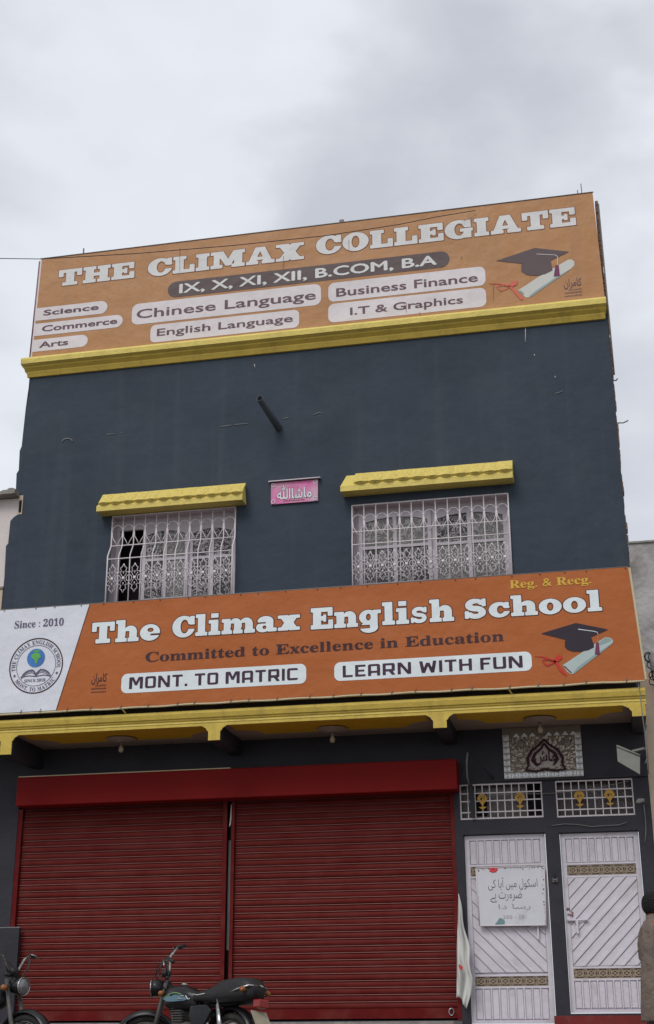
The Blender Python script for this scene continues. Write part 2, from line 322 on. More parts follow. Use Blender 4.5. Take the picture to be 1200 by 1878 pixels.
# ------------------------------------------------------------------ 2-D shapes as distance fields, turned into flat meshes
def F_R(x0, y0, x1, y1): return lambda X, Y: np.maximum(abs(X-(x0+x1)/2)-(x1-x0)/2, abs(Y-(y0+y1)/2)-(y1-y0)/2)
def F_RR(x0, y0, x1, y1, r):
    def f(X, Y):
        a = abs(X-(x0+x1)/2)-(x1-x0)/2+r; b = abs(Y-(y0+y1)/2)-(y1-y0)/2+r
        return np.hypot(np.maximum(a, 0), np.maximum(b, 0))+np.minimum(np.maximum(a, b), 0)-r
    return f
def F_E(cx, cy, rx, ry): return lambda X, Y: (np.hypot((X-cx)/rx, (Y-cy)/ry)-1)*min(rx, ry)
def F_P(pts):
    def f(X, Y):
        d = np.full(X.shape, 1e9); ins = np.zeros(X.shape, bool); n = len(pts)
        for i in range(n):
            ax, ay = pts[i]; bx, by = pts[(i+1) % n]; ex, ey = bx-ax, by-ay
            t = np.clip(((X-ax)*ex+(Y-ay)*ey)/(ex*ex+ey*ey+1e-12), 0, 1)
            d = np.minimum(d, np.hypot(X-ax-t*ex, Y-ay-t*ey))
            if abs(ey) > 1e-12:
                c = (ay > Y) != (by > Y); ins ^= c & (X < (Y-ay)/ey*ex+ax)
        return np.where(ins, -d, d)
    return f
def F_S(pts, wd):
    def f(X, Y):
        d = np.full(X.shape, 1e9); n = len(pts); ws = wd if isinstance(wd, (list, tuple)) else [wd]*n
        for i in range(n-1):
            ax, ay = pts[i]; bx, by = pts[i+1]; ex, ey = bx-ax, by-ay
            t = np.clip(((X-ax)*ex+(Y-ay)*ey)/(ex*ex+ey*ey+1e-12), 0, 1)
            d = np.minimum(d, np.hypot(X-ax-t*ex, Y-ay-t*ey)-(ws[i]+(ws[i+1]-ws[i])*t)/2)
        return d
    return f
def F_csg(U, S=(), U2=()):
    def f(X, Y):
        d = U[0](X, Y)
        for u in U[1:]: d = np.minimum(d, u(X, Y))
        for q in S: d = np.maximum(d, -q(X, Y))
        for u in U2: d = np.minimum(d, u(X, Y))
        return d
    return f
def mesh_field(f, x0, x1, y0, y1, h, off=0.0):
    xs = np.arange(x0, x1+h, h); ys = np.arange(y0, y1+h, h)
    X, Y = np.meshgrid(xs, ys); Fv = f(X, Y)-off; Fv[abs(Fv) < 1e-6] = 1e-6
    V = []; P = []
    ny, nx = Fv.shape; ins = Fv < 0
    for j in range(ny-1):
        full = ins[j, :-1] & ins[j, 1:] & ins[j+1, :-1] & ins[j+1, 1:]
        anyi = ins[j, :-1] | ins[j, 1:] | ins[j+1, :-1] | ins[j+1, 1:]
        i = 0
        while i < nx-1:
            if full[i]:
                k = i
                while k < nx-1 and full[k]: k += 1
                n = len(V); V += [(xs[i], ys[j]), (xs[k], ys[j]), (xs[k], ys[j+1]), (xs[i], ys[j+1])]; P.append((n, n+1, n+2, n+3)); i = k; continue
            if anyi[i]:
                c = [(i, j), (i+1, j), (i+1, j+1), (i, j+1)]; n = len(V); q = []
                for a in range(4):
                    p, r = c[a], c[(a+1) % 4]; fp, fr = Fv[p[1], p[0]], Fv[r[1], r[0]]
                    if fp < 0: q.append((xs[p[0]], ys[p[1]]))
                    if (fp < 0) != (fr < 0):
                        t = fp/(fp-fr); q.append((xs[p[0]]+t*(xs[r[0]]-xs[p[0]]), ys[p[1]]+t*(ys[r[1]]-ys[p[1]])))
                if len(q) > 2: V += q; P.append(tuple(range(n, n+len(q))))
            i += 1
    return V, P
R, E, PG, ST = F_R, F_E, F_P, F_S
SL = {   # heavy slab alphabet, cap height 1: (width, union, cut, union again)
 'T': (.96, [R(0,.8,.96,1), R(0,.56,.2,1), R(.76,.56,.96,1), R(.31,0,.65,1), R(.17,0,.79,.2)]),
 'H': (1.12, [R(.1,0,.44,1), R(.68,0,1.02,1), R(0,0,.53,.2), R(.59,0,1.12,.2), R(0,.8,.53,1), R(.59,.8,1.12,1), R(.3,.4,.8,.6)]),
 'E': (.93, [R(.09,0,.43,1), R(0,0,.93,.2), R(0,.8,.91,1), R(.71,.6,.91,1), R(.73,0,.93,.42), R(.3,.4,.64,.6), R(.52,.33,.64,.67)]),
 'C': (.97, [E(.5,.5,.5,.53)], [E(.54,.5,.18,.34), R(.54,.37,1.2,.6)], [R(.78,.58,.97,1.0)]),
 'L': (.87, [R(.09,0,.43,1), R(0,.8,.53,1), R(0,0,.87,.2), R(.67,0,.87,.46)]),
 'I': (.54, [R(.1,0,.44,1), R(0,0,.54,.2), R(0,.8,.54,1)]),
 'M': (1.36, [R(.12,0,.36,1), R(.94,0,1.26,1), R(0,.8,.45,1), R(.9,.8,1.36,1), R(0,0,.48,.2), R(.84,0,1.36,.2), PG([(.2,1),(.5,1),(.7,.52),(.9,1),(1.15,1),(.80,.12),(.6,.12)])]),
 'A': (1.12, [PG([(.36,1),(.74,1),(1.04,.1),(.08,.1)])], [PG([(.55,.76),(.66,.42),(.44,.42)]), PG([(.42,.24),(.68,.24),(.72,-.1),(.38,-.1)])], [R(0,0,.48,.2), R(.62,0,1.12,.2)]),
 'X': (1.1, [PG([(.06,1),(.5,1),(1.04,0),(.6,0)]), PG([(.6,1),(1.04,1),(.5,0),(.06,0)]), R(0,.82,.52,1), R(.6,.82,1.1,1), R(0,0,.5,.18), R(.58,0,1.1,.18)]),
 'O': (1.0, [E(.5,.5,.5,.53)], [E(.5,.5,.15,.34)]),
 'G': (1.04, [E(.5,.5,.5,.53)], [E(.54,.5,.18,.34), R(.54,.5,1.2,.6)], [R(.78,.58,.97,1.0), R(.56,.36,1.04,.54), R(.7,.0,.98,.5)]),
 'S': (.88, [ST([(.44+.25*math.cos(R_(a)), .695+.195*math.sin(R_(a))) for a in range(25, 271, 15)]+[(.44+.25*math.cos(R_(a)), .305+.195*math.sin(R_(a))) for a in range(90, -161, -15)], [.22]*5+[.25]*5+[.27]*7+[.28]*3+[.27]*6+[.24]*8), R(.68,.60,.83,.985), R(.03,.015,.18,.40)]),
 'h': (.98, [R(.09,0,.4,1.04), R(0,.87,.3,1.04), E(.62,.46,.28,.29), R(.6,0,.9,.46)], [R(.42,.16,.58,.5)], [R(0,0,.48,.18), R(.52,0,.98,.18)]),
 'n': (.98, [R(.09,0,.4,.74), R(0,.57,.3,.74), E(.62,.46,.28,.29), R(.6,0,.9,.46)], [R(.42,.16,.58,.5)], [R(0,0,.48,.18), R(.52,0,.98,.18)]),
 'm': (1.44, [R(.09,0,.38,.74), R(0,.57,.3,.74), E(.6,.46,.26,.29), E(1.06,.46,.28,.29), R(.56,0,.84,.46), R(1.05,0,1.35,.46)], [R(.4,.16,.54,.5), R(.87,.16,1.02,.5)], [R(0,0,.45,.18), R(.5,0,.91,.18), R(.98,0,1.44,.18)]),
 'e': (.84, [E(.42,.37,.42,.39)], [E(.44,.49,.13,.10), R(.44,.22,1,.31)]),
 'l': (.52, [R(.1,0,.42,1.06), R(0,.88,.3,1.06), R(0,0,.52,.18)]),
 'i': (.52, [R(.1,0,.42,.74), R(0,.57,.3,.74), R(0,0,.52,.18), R(.1,.84,.42,1.06)]),
 'a': (.88, [E(.4,.52,.34,.24), R(.44,.08,.74,.52), E(.3,.22,.3,.24), R(.5,0,.88,.18)], [E(.36,.22,.08,.09), R(.0,.40,.42,.47)]),
 'x': (.94, [PG([(.04,.74),(.44,.74),(.9,0),(.5,0)]), PG([(.5,.74),(.9,.74),(.44,0),(.04,0)]), R(0,.58,.44,.74), R(.5,.58,.94,.74), R(0,0,.44,.16), R(.5,0,.94,.16)]),
 'g': (.9, [E(.37,.42,.37,.34), R(.46,0,.76,.6), R(.56,.57,.9,.74), E(.4,-.06,.37,.25)], [E(.38,.42,.10,.16), R(-.1,-.1,.44,.06)]),
 's': (.74, [ST([(.37+.21*math.cos(R_(a)), .515+.145*math.sin(R_(a))) for a in range(25, 271, 15)]+[(.37+.21*math.cos(R_(a)), .225+.145*math.sin(R_(a))) for a in range(90, -161, -15)], .175), R(.56,.47,.67,.725), R(.03,.015,.14,.27)]),
 'c': (.78, [E(.4,.37,.4,.39)], [E(.44,.37,.13,.21), R(.44,.28,1,.44)], [R(.6,.43,.76,.74)]),
 'o': (.84, [E(.42,.37,.42,.39)], [E(.42,.37,.12,.21)]),
}
w_ = .21
TK = {   # squared technical capitals
 'M': (1.05, [F_RR(0,-.3,.23,1,.06), F_RR(.82,-.3,1.05,1,.06)], [R(-.1,-.5,1.2,0)], [PG([(.14,1),(.34,1),(.525,.58),(.71,1),(.91,1),(.61,.30),(.44,.30)])]),
 'O': (.82, [F_RR(0,0,.82,1,.16)], [F_RR(.21,.17,.61,.83,.05)]),
 'N': (.9, [R(0,0,.21,1), R(.69,0,.9,1), PG([(0,1),(.24,1),(.9,0),(.66,0)])]),
 'T': (.78, [R(0,.83,.78,1), R(.28,0,.5,1)]),
 '.': (.2, [R(0,0,.2,.2)]),
 'A': (.82, [F_RR(0,-.2,.82,1,.16)], [R(.21,-.3,.61,.25), R(.21,.42,.61,.83), R(-.1,-.4,1,0)]),
 'R': (.84, [F_RR(0,.3,.82,1,.14), R(0,0,.21,1), PG([(.36,.4),(.62,.4),(.86,0),(.62,0)])], [R(.21,.5,.61,.83), R(.21,-.1,.44,.30)]),
 'I': (.21, [R(0,0,.21,1)]),
 'C': (.76, [F_RR(0,0,.8,1,.16)], [F_RR(.21,.17,1.3,.83,.04)]),
 'L': (.68, [R(0,0,.21,1), R(0,0,.68,.17)]),
 'E': (.7, [R(0,0,.21,1), R(0,0,.7,.17), R(0,.83,.7,1), R(0,.42,.62,.58)]),
 'W': (1.15, [PG([(0,1),(.22,1),(.38,.0),(.16,0)]), PG([(.38,.0),(.16,0),(.46,.85),(.66,.85)]), PG([(.49,.85),(.69,.85),(.98,0),(.77,0)]), PG([(.93,1),(1.15,1),(.99,0),(.77,0)])]),
 'H': (.84, [R(0,0,.21,1), R(.63,0,.84,1), R(.1,.42,.7,.59)]),
 'F': (.68, [R(0,0,.21,1), R(0,.83,.68,1), R(0,.42,.6,.58)]),
 'U': (.84, [F_RR(0,0,.84,1.3,.16)], [F_RR(.21,.17,.63,2,.05), R(-.1,1,1,2)]),
}
GC = {}
def glyph_text(font, txt, gap, off=0.0, sp=.45, h=1/34, key=''):
    V, P = [], []; x = 0
    for ch in txt:
        if ch == ' ': x += sp; continue
        g = font[ch]; k = (key, ch, off)
        if k not in GC:
            f = F_csg(g[1], g[2] if len(g) > 2 else (), g[3] if len(g) > 3 else ())
            GC[k] = mesh_field(f, -.12, g[0]+.12, -.42, 1.2, h, off)
        v, p = GC[k]; n = len(V); V += [(a+x, b) for a, b in v]; P += [tuple(n+i for i in q) for q in p]
        x += g[0]+gap
    return V, P, x-gap
def place(vf, wid, x0, x1, zb, zc, cap=1.0, left=0.0):
    sx = (x1-x0)/wid; sz = (zc-zb)/cap
    return [(x0+(a-left)*sx, zb+b*sz) for a, b in vf[0]], vf[1]
MATHB = {}
for i in range(26):
    MATHB[chr(65+i)] = chr(0x1D400+i); MATHB[chr(97+i)] = chr(0x1D41A+i)
for i in range(10): MATHB[str(i)] = chr(0x1D7CE+i)
def curve_text(txt, bold=0.0, serif=False, track=1.0):
    if serif: txt = ''.join(MATHB.get(c, c) for c in txt)
    c = bpy.data.curves.new('t', 'FONT'); c.body = txt; c.size = 1; c.offset = bold; c.space_character = track; c.resolution_u = 3
    o = bpy.data.objects.new('t', c); COL.objects.link(o)
    me = o.to_mesh(); V = [(v.co.x, v.co.y) for v in me.vertices]; P = [tuple(p.vertices) for p in me.polygons]
    o.to_mesh_clear(); bpy.data.objects.remove(o); bpy.data.curves.remove(c)
    xs = [v[0] for v in V]; ys = [v[1] for v in V]
    return V, P, min(xs), max(xs), min(ys), max(ys)
def fit_text(txt, x0, x1, zb, zc, bold=0.0, serif=False, cap=.69, track=1.0):
    V, P, a, b, c, d = curve_text(txt, bold, serif, track)
    return place((V, P), b-a, x0, x1, zb, zc, cap, a)
def fit_ink(txt, x0, x1, z0, z1, bold=0.0):
    V, P, a, b, c, d = curve_text(txt, bold)
    return [(x0+(p[0]-a)/(b-a)*(x1-x0), z0+(p[1]-c)/(d-c)*(z1-z0)) for p in V], P
AR = {'ا': (0xFE8D,0xFE8E), 'س': (0xFEB1,0xFEB2,0xFEB3,0xFEB4), 'ک': (0xFB8E,0xFB8F,0xFB90,0xFB91), 'و': (0xFEED,0xFEEE), 'ل': (0xFEDD,0xFEDE,0xFEDF,0xFEE0),
      'م': (0xFEE1,0xFEE2,0xFEE3,0xFEE4), 'ی': (0xFBFC,0xFBFD,0xFBFE,0xFBFF), 'ں': (0xFB9E,0xFB9F), 'آ': (0xFE81,0xFE82), 'ض': (0xFEBD,0xFEBE,0xFEBF,0xFEC0),
      'ر': (0xFEAD,0xFEAE), 'ت': (0xFE95,0xFE96,0xFE97,0xFE98), 'ہ': (0xFBA6,0xFBA7,0xFBA8,0xFBA9), 'ے': (0xFBAE,0xFBAF), 'ش': (0xFEB5,0xFEB6,0xFEB7,0xFEB8),
      'ن': (0xFEE5,0xFEE6,0xFEE7,0xFEE8), 'ء': (0xFE80,)}
def arab(s):
    r = []
    for wd in s.split(' '):
        q = []
        for i, c in enumerate(wd):
            if c not in AR: q.append(c); continue
            F = AR[c]; prev = i > 0 and wd[i-1] in AR and len(AR[wd[i-1]]) == 4; nxt = i < len(wd)-1 and wd[i+1] in AR and len(AR[wd[i+1]]) > 1 and len(F) == 4
            prev = prev and len(F) > 1
            q.append(chr(F[3] if prev and nxt else F[1] if prev else F[2] if nxt else F[0]))
        r.append(''.join(reversed(q)))
    return ' '.join(reversed(r))
def poly_px(pts, Y, org=(0, 0), k=1.0):
    return [at(org[0]+a/k, org[1]+b/k, Y) for a, b in pts]
def tri_poly(pts):
    bm = bmesh.new(); vs = [bm.verts.new((a, b, 0)) for a, b in pts]; f = bm.faces.new(vs)
    bmesh.ops.triangulate(bm, faces=[f]); bm.verts.index_update()
    V = [(v.co.x, v.co.y) for v in bm.verts]; P = [tuple(v.index for v in f.verts) for f in bm.faces]; bm.free()
    out = []
    for p in P:      # face the camera
        a, b, c = (V[i] for i in p)
        out.append(p if (b[0]-a[0])*(c[1]-a[1])-(c[0]-a[0])*(b[1]-a[1]) > 0 else p[::-1])
    return V, out
def rrect(x0, x1, z0, z1, r, n=6, left=True):
    pts = []
    for cx, cz, a0 in ((x1-r, z1-r, 0), (x0+r, z1-r, 90), (x0+r, z0+r, 180), (x1-r, z0+r, 270)):
        if not left and cx == x0+r: pts.append((x0, z1 if a0 == 90 else z0)); continue
        for i in range(n+1):
            a = R_(a0+90*i/n); pts.append((cx+r*math.cos(a), cz+r*math.sin(a)))
    return pts
# ================================================================== GROUND
GZ = -.42
g = MB().box(-400, 400, -400, 400, GZ-1, GZ).build('street', MT['asphalt']); tag(g, kind='structure')

# ================================================================== SCHOOL BUILDING
BX0, BX1 = -8.04, .425
bld = thing('school_building', 'dark blue two storey school building with yellow trim, red roller shutters and white metal doors', 'building', (-3.8, 0, GZ))
def holes_wall(x0, x1, z0, z1, holes, depth, y=0.0):
    xs = sorted({x0, x1, *[h[0] for h in holes], *[h[1] for h in holes]}); zs = sorted({z0, z1, *[h[2] for h in holes], *[h[3] for h in holes]})
    b = MB()
    for i in range(len(xs)-1):
        for j in range(len(zs)-1):
            cx, cz = (xs[i]+xs[i+1])/2, (zs[j]+zs[j+1])/2
            if any(h[0] < cx < h[1] and h[2] < cz < h[3] for h in holes): continue
            b.add([(xs[i],y,zs[j]),(xs[i+1],y,zs[j]),(xs[i+1],y,zs[j+1]),(xs[i],y,zs[j+1])], [(0,1,2,3)])
    for a, c, e_, f in holes:
        b.add([(a,y,e_),(a,y+depth,e_),(a,y+depth,f),(a,y,f)], [(0,1,2,3)]); b.add([(c,y,e_),(c,y,f),(c,y+depth,f),(c,y+depth,e_)], [(0,1,2,3)])
        b.add([(a,y,f),(a,y+depth,f),(c,y+depth,f),(c,y,f)], [(0,1,2,3)]); b.add([(a,y,e_),(c,y,e_),(c,y+depth,e_),(a,y+depth,e_)], [(0,1,2,3)])
    return b
W1 = (-6.60, -4.80, 5.20, 6.78); W2 = (-3.16, -1.06, 5.20, 6.66)
up = holes_wall(BX0, BX1, 3.70, 9.4, [W1, W2], .22)
up.add([(BX1,0,3.7),(BX1,9,3.7),(BX1,9,9.4),(BX1,0,9.4)], [(0,1,2,3)]); up.add([(BX0,0,3.7),(BX0,9,3.7),(BX0,9,9.4),(BX0,0,9.4)], [(0,1,2,3)])
up.add([(BX0,9,3.7),(BX1,9,3.7),(BX1,9,9.4),(BX0,9,9.4)], [(0,1,2,3)]); up.add([(BX0,0,9.4),(BX1,0,9.4),(BX1,9,9.4),(BX0,9,9.4)], [(0,1,2,3)])
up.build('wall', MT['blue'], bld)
# ragged paint edge lapping onto the plaster of the neighbour on the left
rg = MB(); prof = [(9.1,-8.0),(8.6,-8.06),(8.0,-8.075),(7.93,-8.10),(7.62,-8.09),(7.57,-8.12),(7.32,-8.11),(7.27,-8.045),(6.93,-8.045),(6.9,-8.10),(6.84,-8.155),(6.5,-8.16),(6.46,-8.19),(6.0,-8.175),(5.6,-8.18),(5.1,-8.17)]
for (za, xa), (zb, xb) in zip(prof, prof[1:]): rg.add([(xa,-.0015,za),(-8.03,-.0015,za),(-8.03,-.0015,zb),(xb,-.0015,zb)], [(0,1,2,3)]); rg.add([(xa,-.0015,za),(xb,-.0015,zb),(xb,.05,zb),(xa,.05,za)], [(0,1,2,3)])
rg.build('paint_edge', MT['blue'], bld)
# parapet behind the upper sign, raw edge and pipe on the right
MB().box(-7.95, .36, .0, .2, 9.4, 11.02).build('parapet', MT['concrete'], bld)
e1 = MB()
zz = 5.4
while zz < 10.95:
    h = random.uniform(.06, .13); ww = random.uniform(-.01, .014)
    e1.box(BX1-.03, BX1+.012+ww, .02, .2, zz, zz+h-.01); zz += h
e1.build('raw_brick_edge', MT['brick'], bld)['kind'] = 'stuff'
MB().tube([(.440, .0, 10.95), (.448, .0, 9.0), (.450, .0, 8.25)], .012, 6).build('edge_pipe', MT['steel'], bld)
for z_, l_ in ((8.18, .05), (7.55, .14)):
    MB().tube([(.44, .03, z_), (.44+l_*.5, .0, z_-.02), (.44+l_, -.02, z_+.0)], .009, 5).build('rebar_stub', MT['steel'], bld)
# cornice: three stepped mouldings under the upper sign
MB().extrude_x([(0,9.10),(-.03,9.10),(-.058,9.16),(-.058,9.179),(0,9.179)], -8.06, .40).build('cornice_moulding', MT['yellow'], bld)
MB().extrude_x([(0,9.18),(-.055,9.18),(-.105,9.222),(-.105,9.244),(0,9.244)], -8.09, .415).build('cornice_moulding', MT['yellow'], bld)
MB().extrude_x([(0,9.245),(-.10,9.245),(-.165,9.265),(-.17,9.335),(-.15,9.37),(-.05,9.41),(0,9.41)], -8.12, .425).build('cornice_moulding', MT['yellow_pale'], bld)
# plaster scars
def scar(pts, r=.012, name='plaster_scar', mt='wire_grey'):
    return MB().tube([(*((a, -.003, b))[:1], -.003, b) for a, b in [at(*p) for p in pts]], r, 5).build(name, MT[mt], bld)
sc_m = mat('exposed_plaster', (.20, .205, .21), .85, var=.2, scale=20); MT['scar'] = sc_m
scar([(114,812),(117,806),(124,804),(131,806),(134,811)], .010, 'plaster_ring', 'scar')
for pts in ([(196,797),(212,796)],[(222,795),(226,794)],[(405,783),(425,780)],[(430,779),(455,777)],[(520,768),(530,766)],[(575,762),(584,757),(592,758)],[(1018,722),(1026,720),(1032,717)]):
    scar(pts, .007, 'plaster_scar', 'scar')
for pts in ([(964,598),(964,628)],[(467,668),(468,674)],[(1018,690),(1019,693)],[(980,650),(981,653)]): scar(pts, .005, 'paint_scratch', 'nb_left')
# drain pipe stub with a dark bore
dp = MB(); a = Vector((-4.20, 0.02, 7.905)); b = Vector((-4.33, -.62, 8.10)); ax = (b-a).normalized(); u = ax.orthogonal().normalized(); v_ = ax.cross(u)
def ring(c, r, n=20): return [tuple(c+(u*math.cos(2*math.pi*j/n)+v_*math.sin(2*math.pi*j/n))*r) for j in range(n)]
dp.loft([ring(a,.052), ring(b,.052), ring(b,.042), ring(b-ax*.3,.042)], caps=False)
dpo = dp.build('drain_pipe', MT['pipe'], bld)
MB().loft([ring(b-ax*.10,.0415), ring(b-ax*.12,.0415)]).build('bore', MT['dark'], dpo)

# window hoods: sloped plaster canopies with scalloped tiles
def hood(x0, x1, hipl, hipr, tiles, t0):
    zb, zf, zt, d = 6.79, 6.865, 7.09, .22
    o = MB().add([(x0,0,zb),(x1,0,zb),(x1,-d,zb),(x0,-d,zb),(x0,-d,zf),(x1,-d,zf),(x1-hipr,-.03,zt),(x0+hipl,-.03,zt),(x0+hipl,0,zt),(x1-hipr,0,zt)],
        [(0,1,2,3),(3,2,5,4),(4,5,6,7),(7,6,9,8),(0,3,4),(0,4,7,8),(1,5,2),(1,9,6,5)]).build('window_hood', MT['yellow_pale'], bld)
    dy, dz = (d-.03), (zt-zf); n = (x1-x0-t0)/tiles; L = math.hypot(dy, dz)
    ny, nz = -dz/L, dy/L
    proto = None
    for i in range(tiles):
        if proto is None:
            tb = MB(); cols = 8; rows = [0, .5, 1]; top = []; vs = []; 
            for k in range(cols+1):
                s = k/cols; sag = .05*math.sin(math.pi*s)**.7
                for tt in (0, 1):
                    q = 1.0 if tt == 0 else 0.0
                    f = 0.16 - (sag/L) if tt == 0 else .98
                    yy = -dy*(1-f); z_ = dz*f
                    for hgt in (.002, .026+.034*math.sin(math.pi*s)*(1-tt)):
                        vs.append((s*n, yy+ny*hgt, z_+nz*hgt))
            fs = []
            for k in range(cols):
                a0 = k*4; b0 = a0+4
                fs += [(a0+1, b0+1, b0+3, a0+3), (a0, b0, b0+1, a0+1), (a0+2, a0+3, b0+3, b0+2)]
            tb.add(vs, fs, False); tb.add([vs[0], vs[1], vs[3], vs[2]], [(0,1,2,3)]); tb.add([vs[-4], vs[-3], vs[-1], vs[-2]], [(0,1,2,3)])
            proto = tb.build('hood_tile', MT['tile'], o, (x0+t0, -.03, zf), local=True)
        else: dup(proto, (x0+t0+i*n, -.03, zf+random.uniform(-.003, .003)))
    return o
hood(-6.77, -4.66, .10, .02, 12, .02)
hood(-3.29, -.975, .05, .0, 11, .18)

# windows
def window(Wd, bars, belly, z_k1, z_k2, hz, muls, opened=None):
    x0, x1, z0, z1 = Wd; Yw = .17
    fr = MB(); t = .055
    zt = z1-.16 if belly > .1 else z1-.10
    fr.box(x0, x1, Yw, Yw+.05, zt, z1); fr.box(x0, x0+t, Yw, Yw+.05, z0, zt); fr.box(x1-t, x1, Yw, Yw+.05, z0, zt); fr.box(x0+t, x1-t, Yw, Yw+.05, z0, z0+t)
    o = fr.build('window', MT['frame'], bld)
    rv = MB(); e_ = .002
    rv.add([(x0+e_,-.001,z0),(x0+e_,Yw,z0),(x0+e_,Yw,z1),(x0+e_,-.001,z1)], [(0,1,2,3)]); rv.add([(x1-e_,-.001,z0),(x1-e_,Yw,z0),(x1-e_,Yw,z1),(x1-e_,-.001,z1)], [(0,1,2,3)])
    rv.add([(x0,-.001,z1-e_),(x0,Yw,z1-e_),(x1,Yw,z1-e_),(x1,-.001,z1-e_)], [(0,1,2,3)]); rv.build('reveal', MT['reveal'], o)
    MB().box(x0-.05, x1+.05, .45, .5, z0-.1, z1+.1).build('dark_room', MT['dark'], o)
    # sashes: (xa, xb, y, pale)
    for xa, xb, yy, kinds in muls:
        s = .05; sm = MB()
        sm.box(xa, xa+s, yy, yy+.035, z0+.05, zt); sm.box(xb-s, xb, yy, yy+.035, z0+.05, zt); xm = (xa+xb)/2; sm.box(xm-.026, xm+.026, yy, yy+.035, z0+.05, zt)
        rows = [z0+.05, z0+.36, zt-.48, zt-.06]
        for zr in rows[1:3]:
            sm.box(xa+s, xm-.026, yy+.003, yy+.032, zr-.02, zr+.02); sm.box(xm+.026, xb-s, yy+.003, yy+.032, zr-.02, zr+.02)
        for (pa, pb), rise in (((xa+s, xm-.026), 1), ((xm+.026, xb-s), -1)):      # arched top rail, one arch across the sash
            pts = [(pa, zt), (pb, zt)]
            for k in range(9):
                q = pb+(pa-pb)*k/8; c = (q-xm)/(xm-xa); pts.append((q, zt-.06-.085*abs(c)**2.2))
            sm.prism(pts, yy, yy+.035)
        so_ = sm.build('sash', MT['frame'], o)
        k = 0
        for (pa, pb) in ((xa+s, xm-.026), (xm+.026, xb-s)):
            for r0, r1 in zip(rows, rows[1:]):
                MB().add([(pa,yy+.018,r0),(pb,yy+.018,r0),(pb,yy+.018,r1),(pa,yy+.018,r1)], [(0,1,2,3)]).build('pane', MT['pane_pale'] if kinds[k] else MT['pane'], o); k += 1
    # iron grille
    zb = z0-.02; n = len(bars)
    for k, bx in enumerate(bars):
        pth = [(bx, -.012, z1-.005), (bx, -.012, z_k1), (bx, -.012-belly, z_k2), (bx, -.012-belly, zb)]
        r = .011 if k in (0, n-1) else .0085
        MB().tube(pth, r, 6).build('grille_bar', MT['grille'], o)
    for zz_, yy in hz:
        MB().tube([(bars[0], yy, zz_), (bars[-1], yy, zz_)], .0095, 6).build('grille_rail', MT['grille'], o)
    MB().tube([(bars[0], -.012, z1-.01), (bars[-1], -.012, z1-.01)], .012, 6).build('grille_rail', MT['grille'], o)
    w_ = bars[1]-bars[0]; r = .006
    onion = MB()
    arc = [(math.cos(R_(a))*w_*.46, 0, .03+math.sin(R_(a))*w_*.5) for a in range(0, 181, 20)]
    onion.tube(arc, r, 5); onion.tube([(w_*.46,0,.03),(w_*.42,0,-.06),(w_*.2,0,-.12),(0,0,-.19)], r, 5); onion.tube([(-w_*.46,0,.03),(-w_*.42,0,-.06),(-w_*.2,0,-.12),(0,0,-.19)], r, 5)
    rose = MB(); S = w_*.5
    for sx in (-1, 1):
        for sz in (-1, 1):
            rose.tube([(0,0,sz*.21),(sx*.02,0,sz*.165),(sx*S*.55,0,sz*.15),(sx*S*.35,0,sz*.10),(sx*S*.9,0,sz*.085),(sx*S,0,sz*.05)], r, 5)
            rose.tube([(0,0,sz*.012),(sx*S*.3,0,sz*.035),(sx*S*.55,0,sz*.075),(sx*S*.1,0,sz*.10),(0,0,sz*.06)], r*.9, 5)
        rose.tube([(sx*S*(1-.52*math.sin(R_(a))),0,-math.cos(R_(a))*S*.55) for a in range(0, 181, 30)], r, 5)
    rose.lathe([(0,-.012),(.022,-.01),(.022,.0),(0,.004)], (0,0,0), 'y', 8)
    po = pr = None
    for k in range(n-1):
        cx = (bars[k]+bars[k+1])/2
        A = (cx, -.014, z1-.26); B = (cx, -.016-belly, z_k2-.34)
        if po is None: po = onion.build('onion_scroll', MT['grille'], o, A, local=True); pr = rose.build('rosette_scroll', MT['grille'], o, B, local=True)
        else: dup(po, A); dup(pr, B)
    return o
def lin(a, b, n): return [a+(b-a)*i/(n-1) for i in range(n)]
window(W1, lin(-6.60, -4.81, 12), .11, 6.33, 6.15, [(6.33,-.012),(6.10,-.122)], [(-6.19, -5.52, .135, (0,0,0,1,1,1)), (-5.52, -4.86, .175, (0,0,0,0,0,0))])
window(W2, lin(-3.17, -1.065, 14), .02, 6.30, 6.10, [(6.27,-.012),(6.08,-.032)], [(-3.11, -2.12, .135, (0,0,1,0,0,1)), (-2.12, -1.11, .175, (1,1,0,0,1,1))])

# ---- canopy slab over the pavement
YF = -1.03
MB().box(-8.7, .44, YF+.04, 0, 3.515, 3.68).build('canopy_slab', MT['soffit'], bld)
MB().box(-8.6, .36, -.93, -.80, 3.68, 4.55).build('balcony_upstand', mat('shadow_dark_concrete', (.06, .05, .045), .9, var=.3), bld)  # low wall coloured dark to carry the shadow in the gap below the sign
MB().extrude_x([(YF+.04,3.505),(YF-.005,3.505),(YF-.005,3.575),(YF-.02,3.58),(YF-.02,3.60),(YF-.04,3.605),(YF-.055,3.66),(YF-.05,3.69),(YF-.01,3.705),(YF+.04,3.705)], -8.72, .455).build('fascia', MT['yellow'], bld)
MB().extrude_x([(YF-.0052,3.542),(YF-.012,3.545),(YF-.012,3.562),(YF-.0052,3.565)], -8.72, .452).build('fascia_bead', MT['yellow_pale'], bld)
beams = [(-7.54,-7.39,3.265), (-4.81,-4.66,3.323), (-2.03,-1.87,3.343), (.285,.44,3.37)]
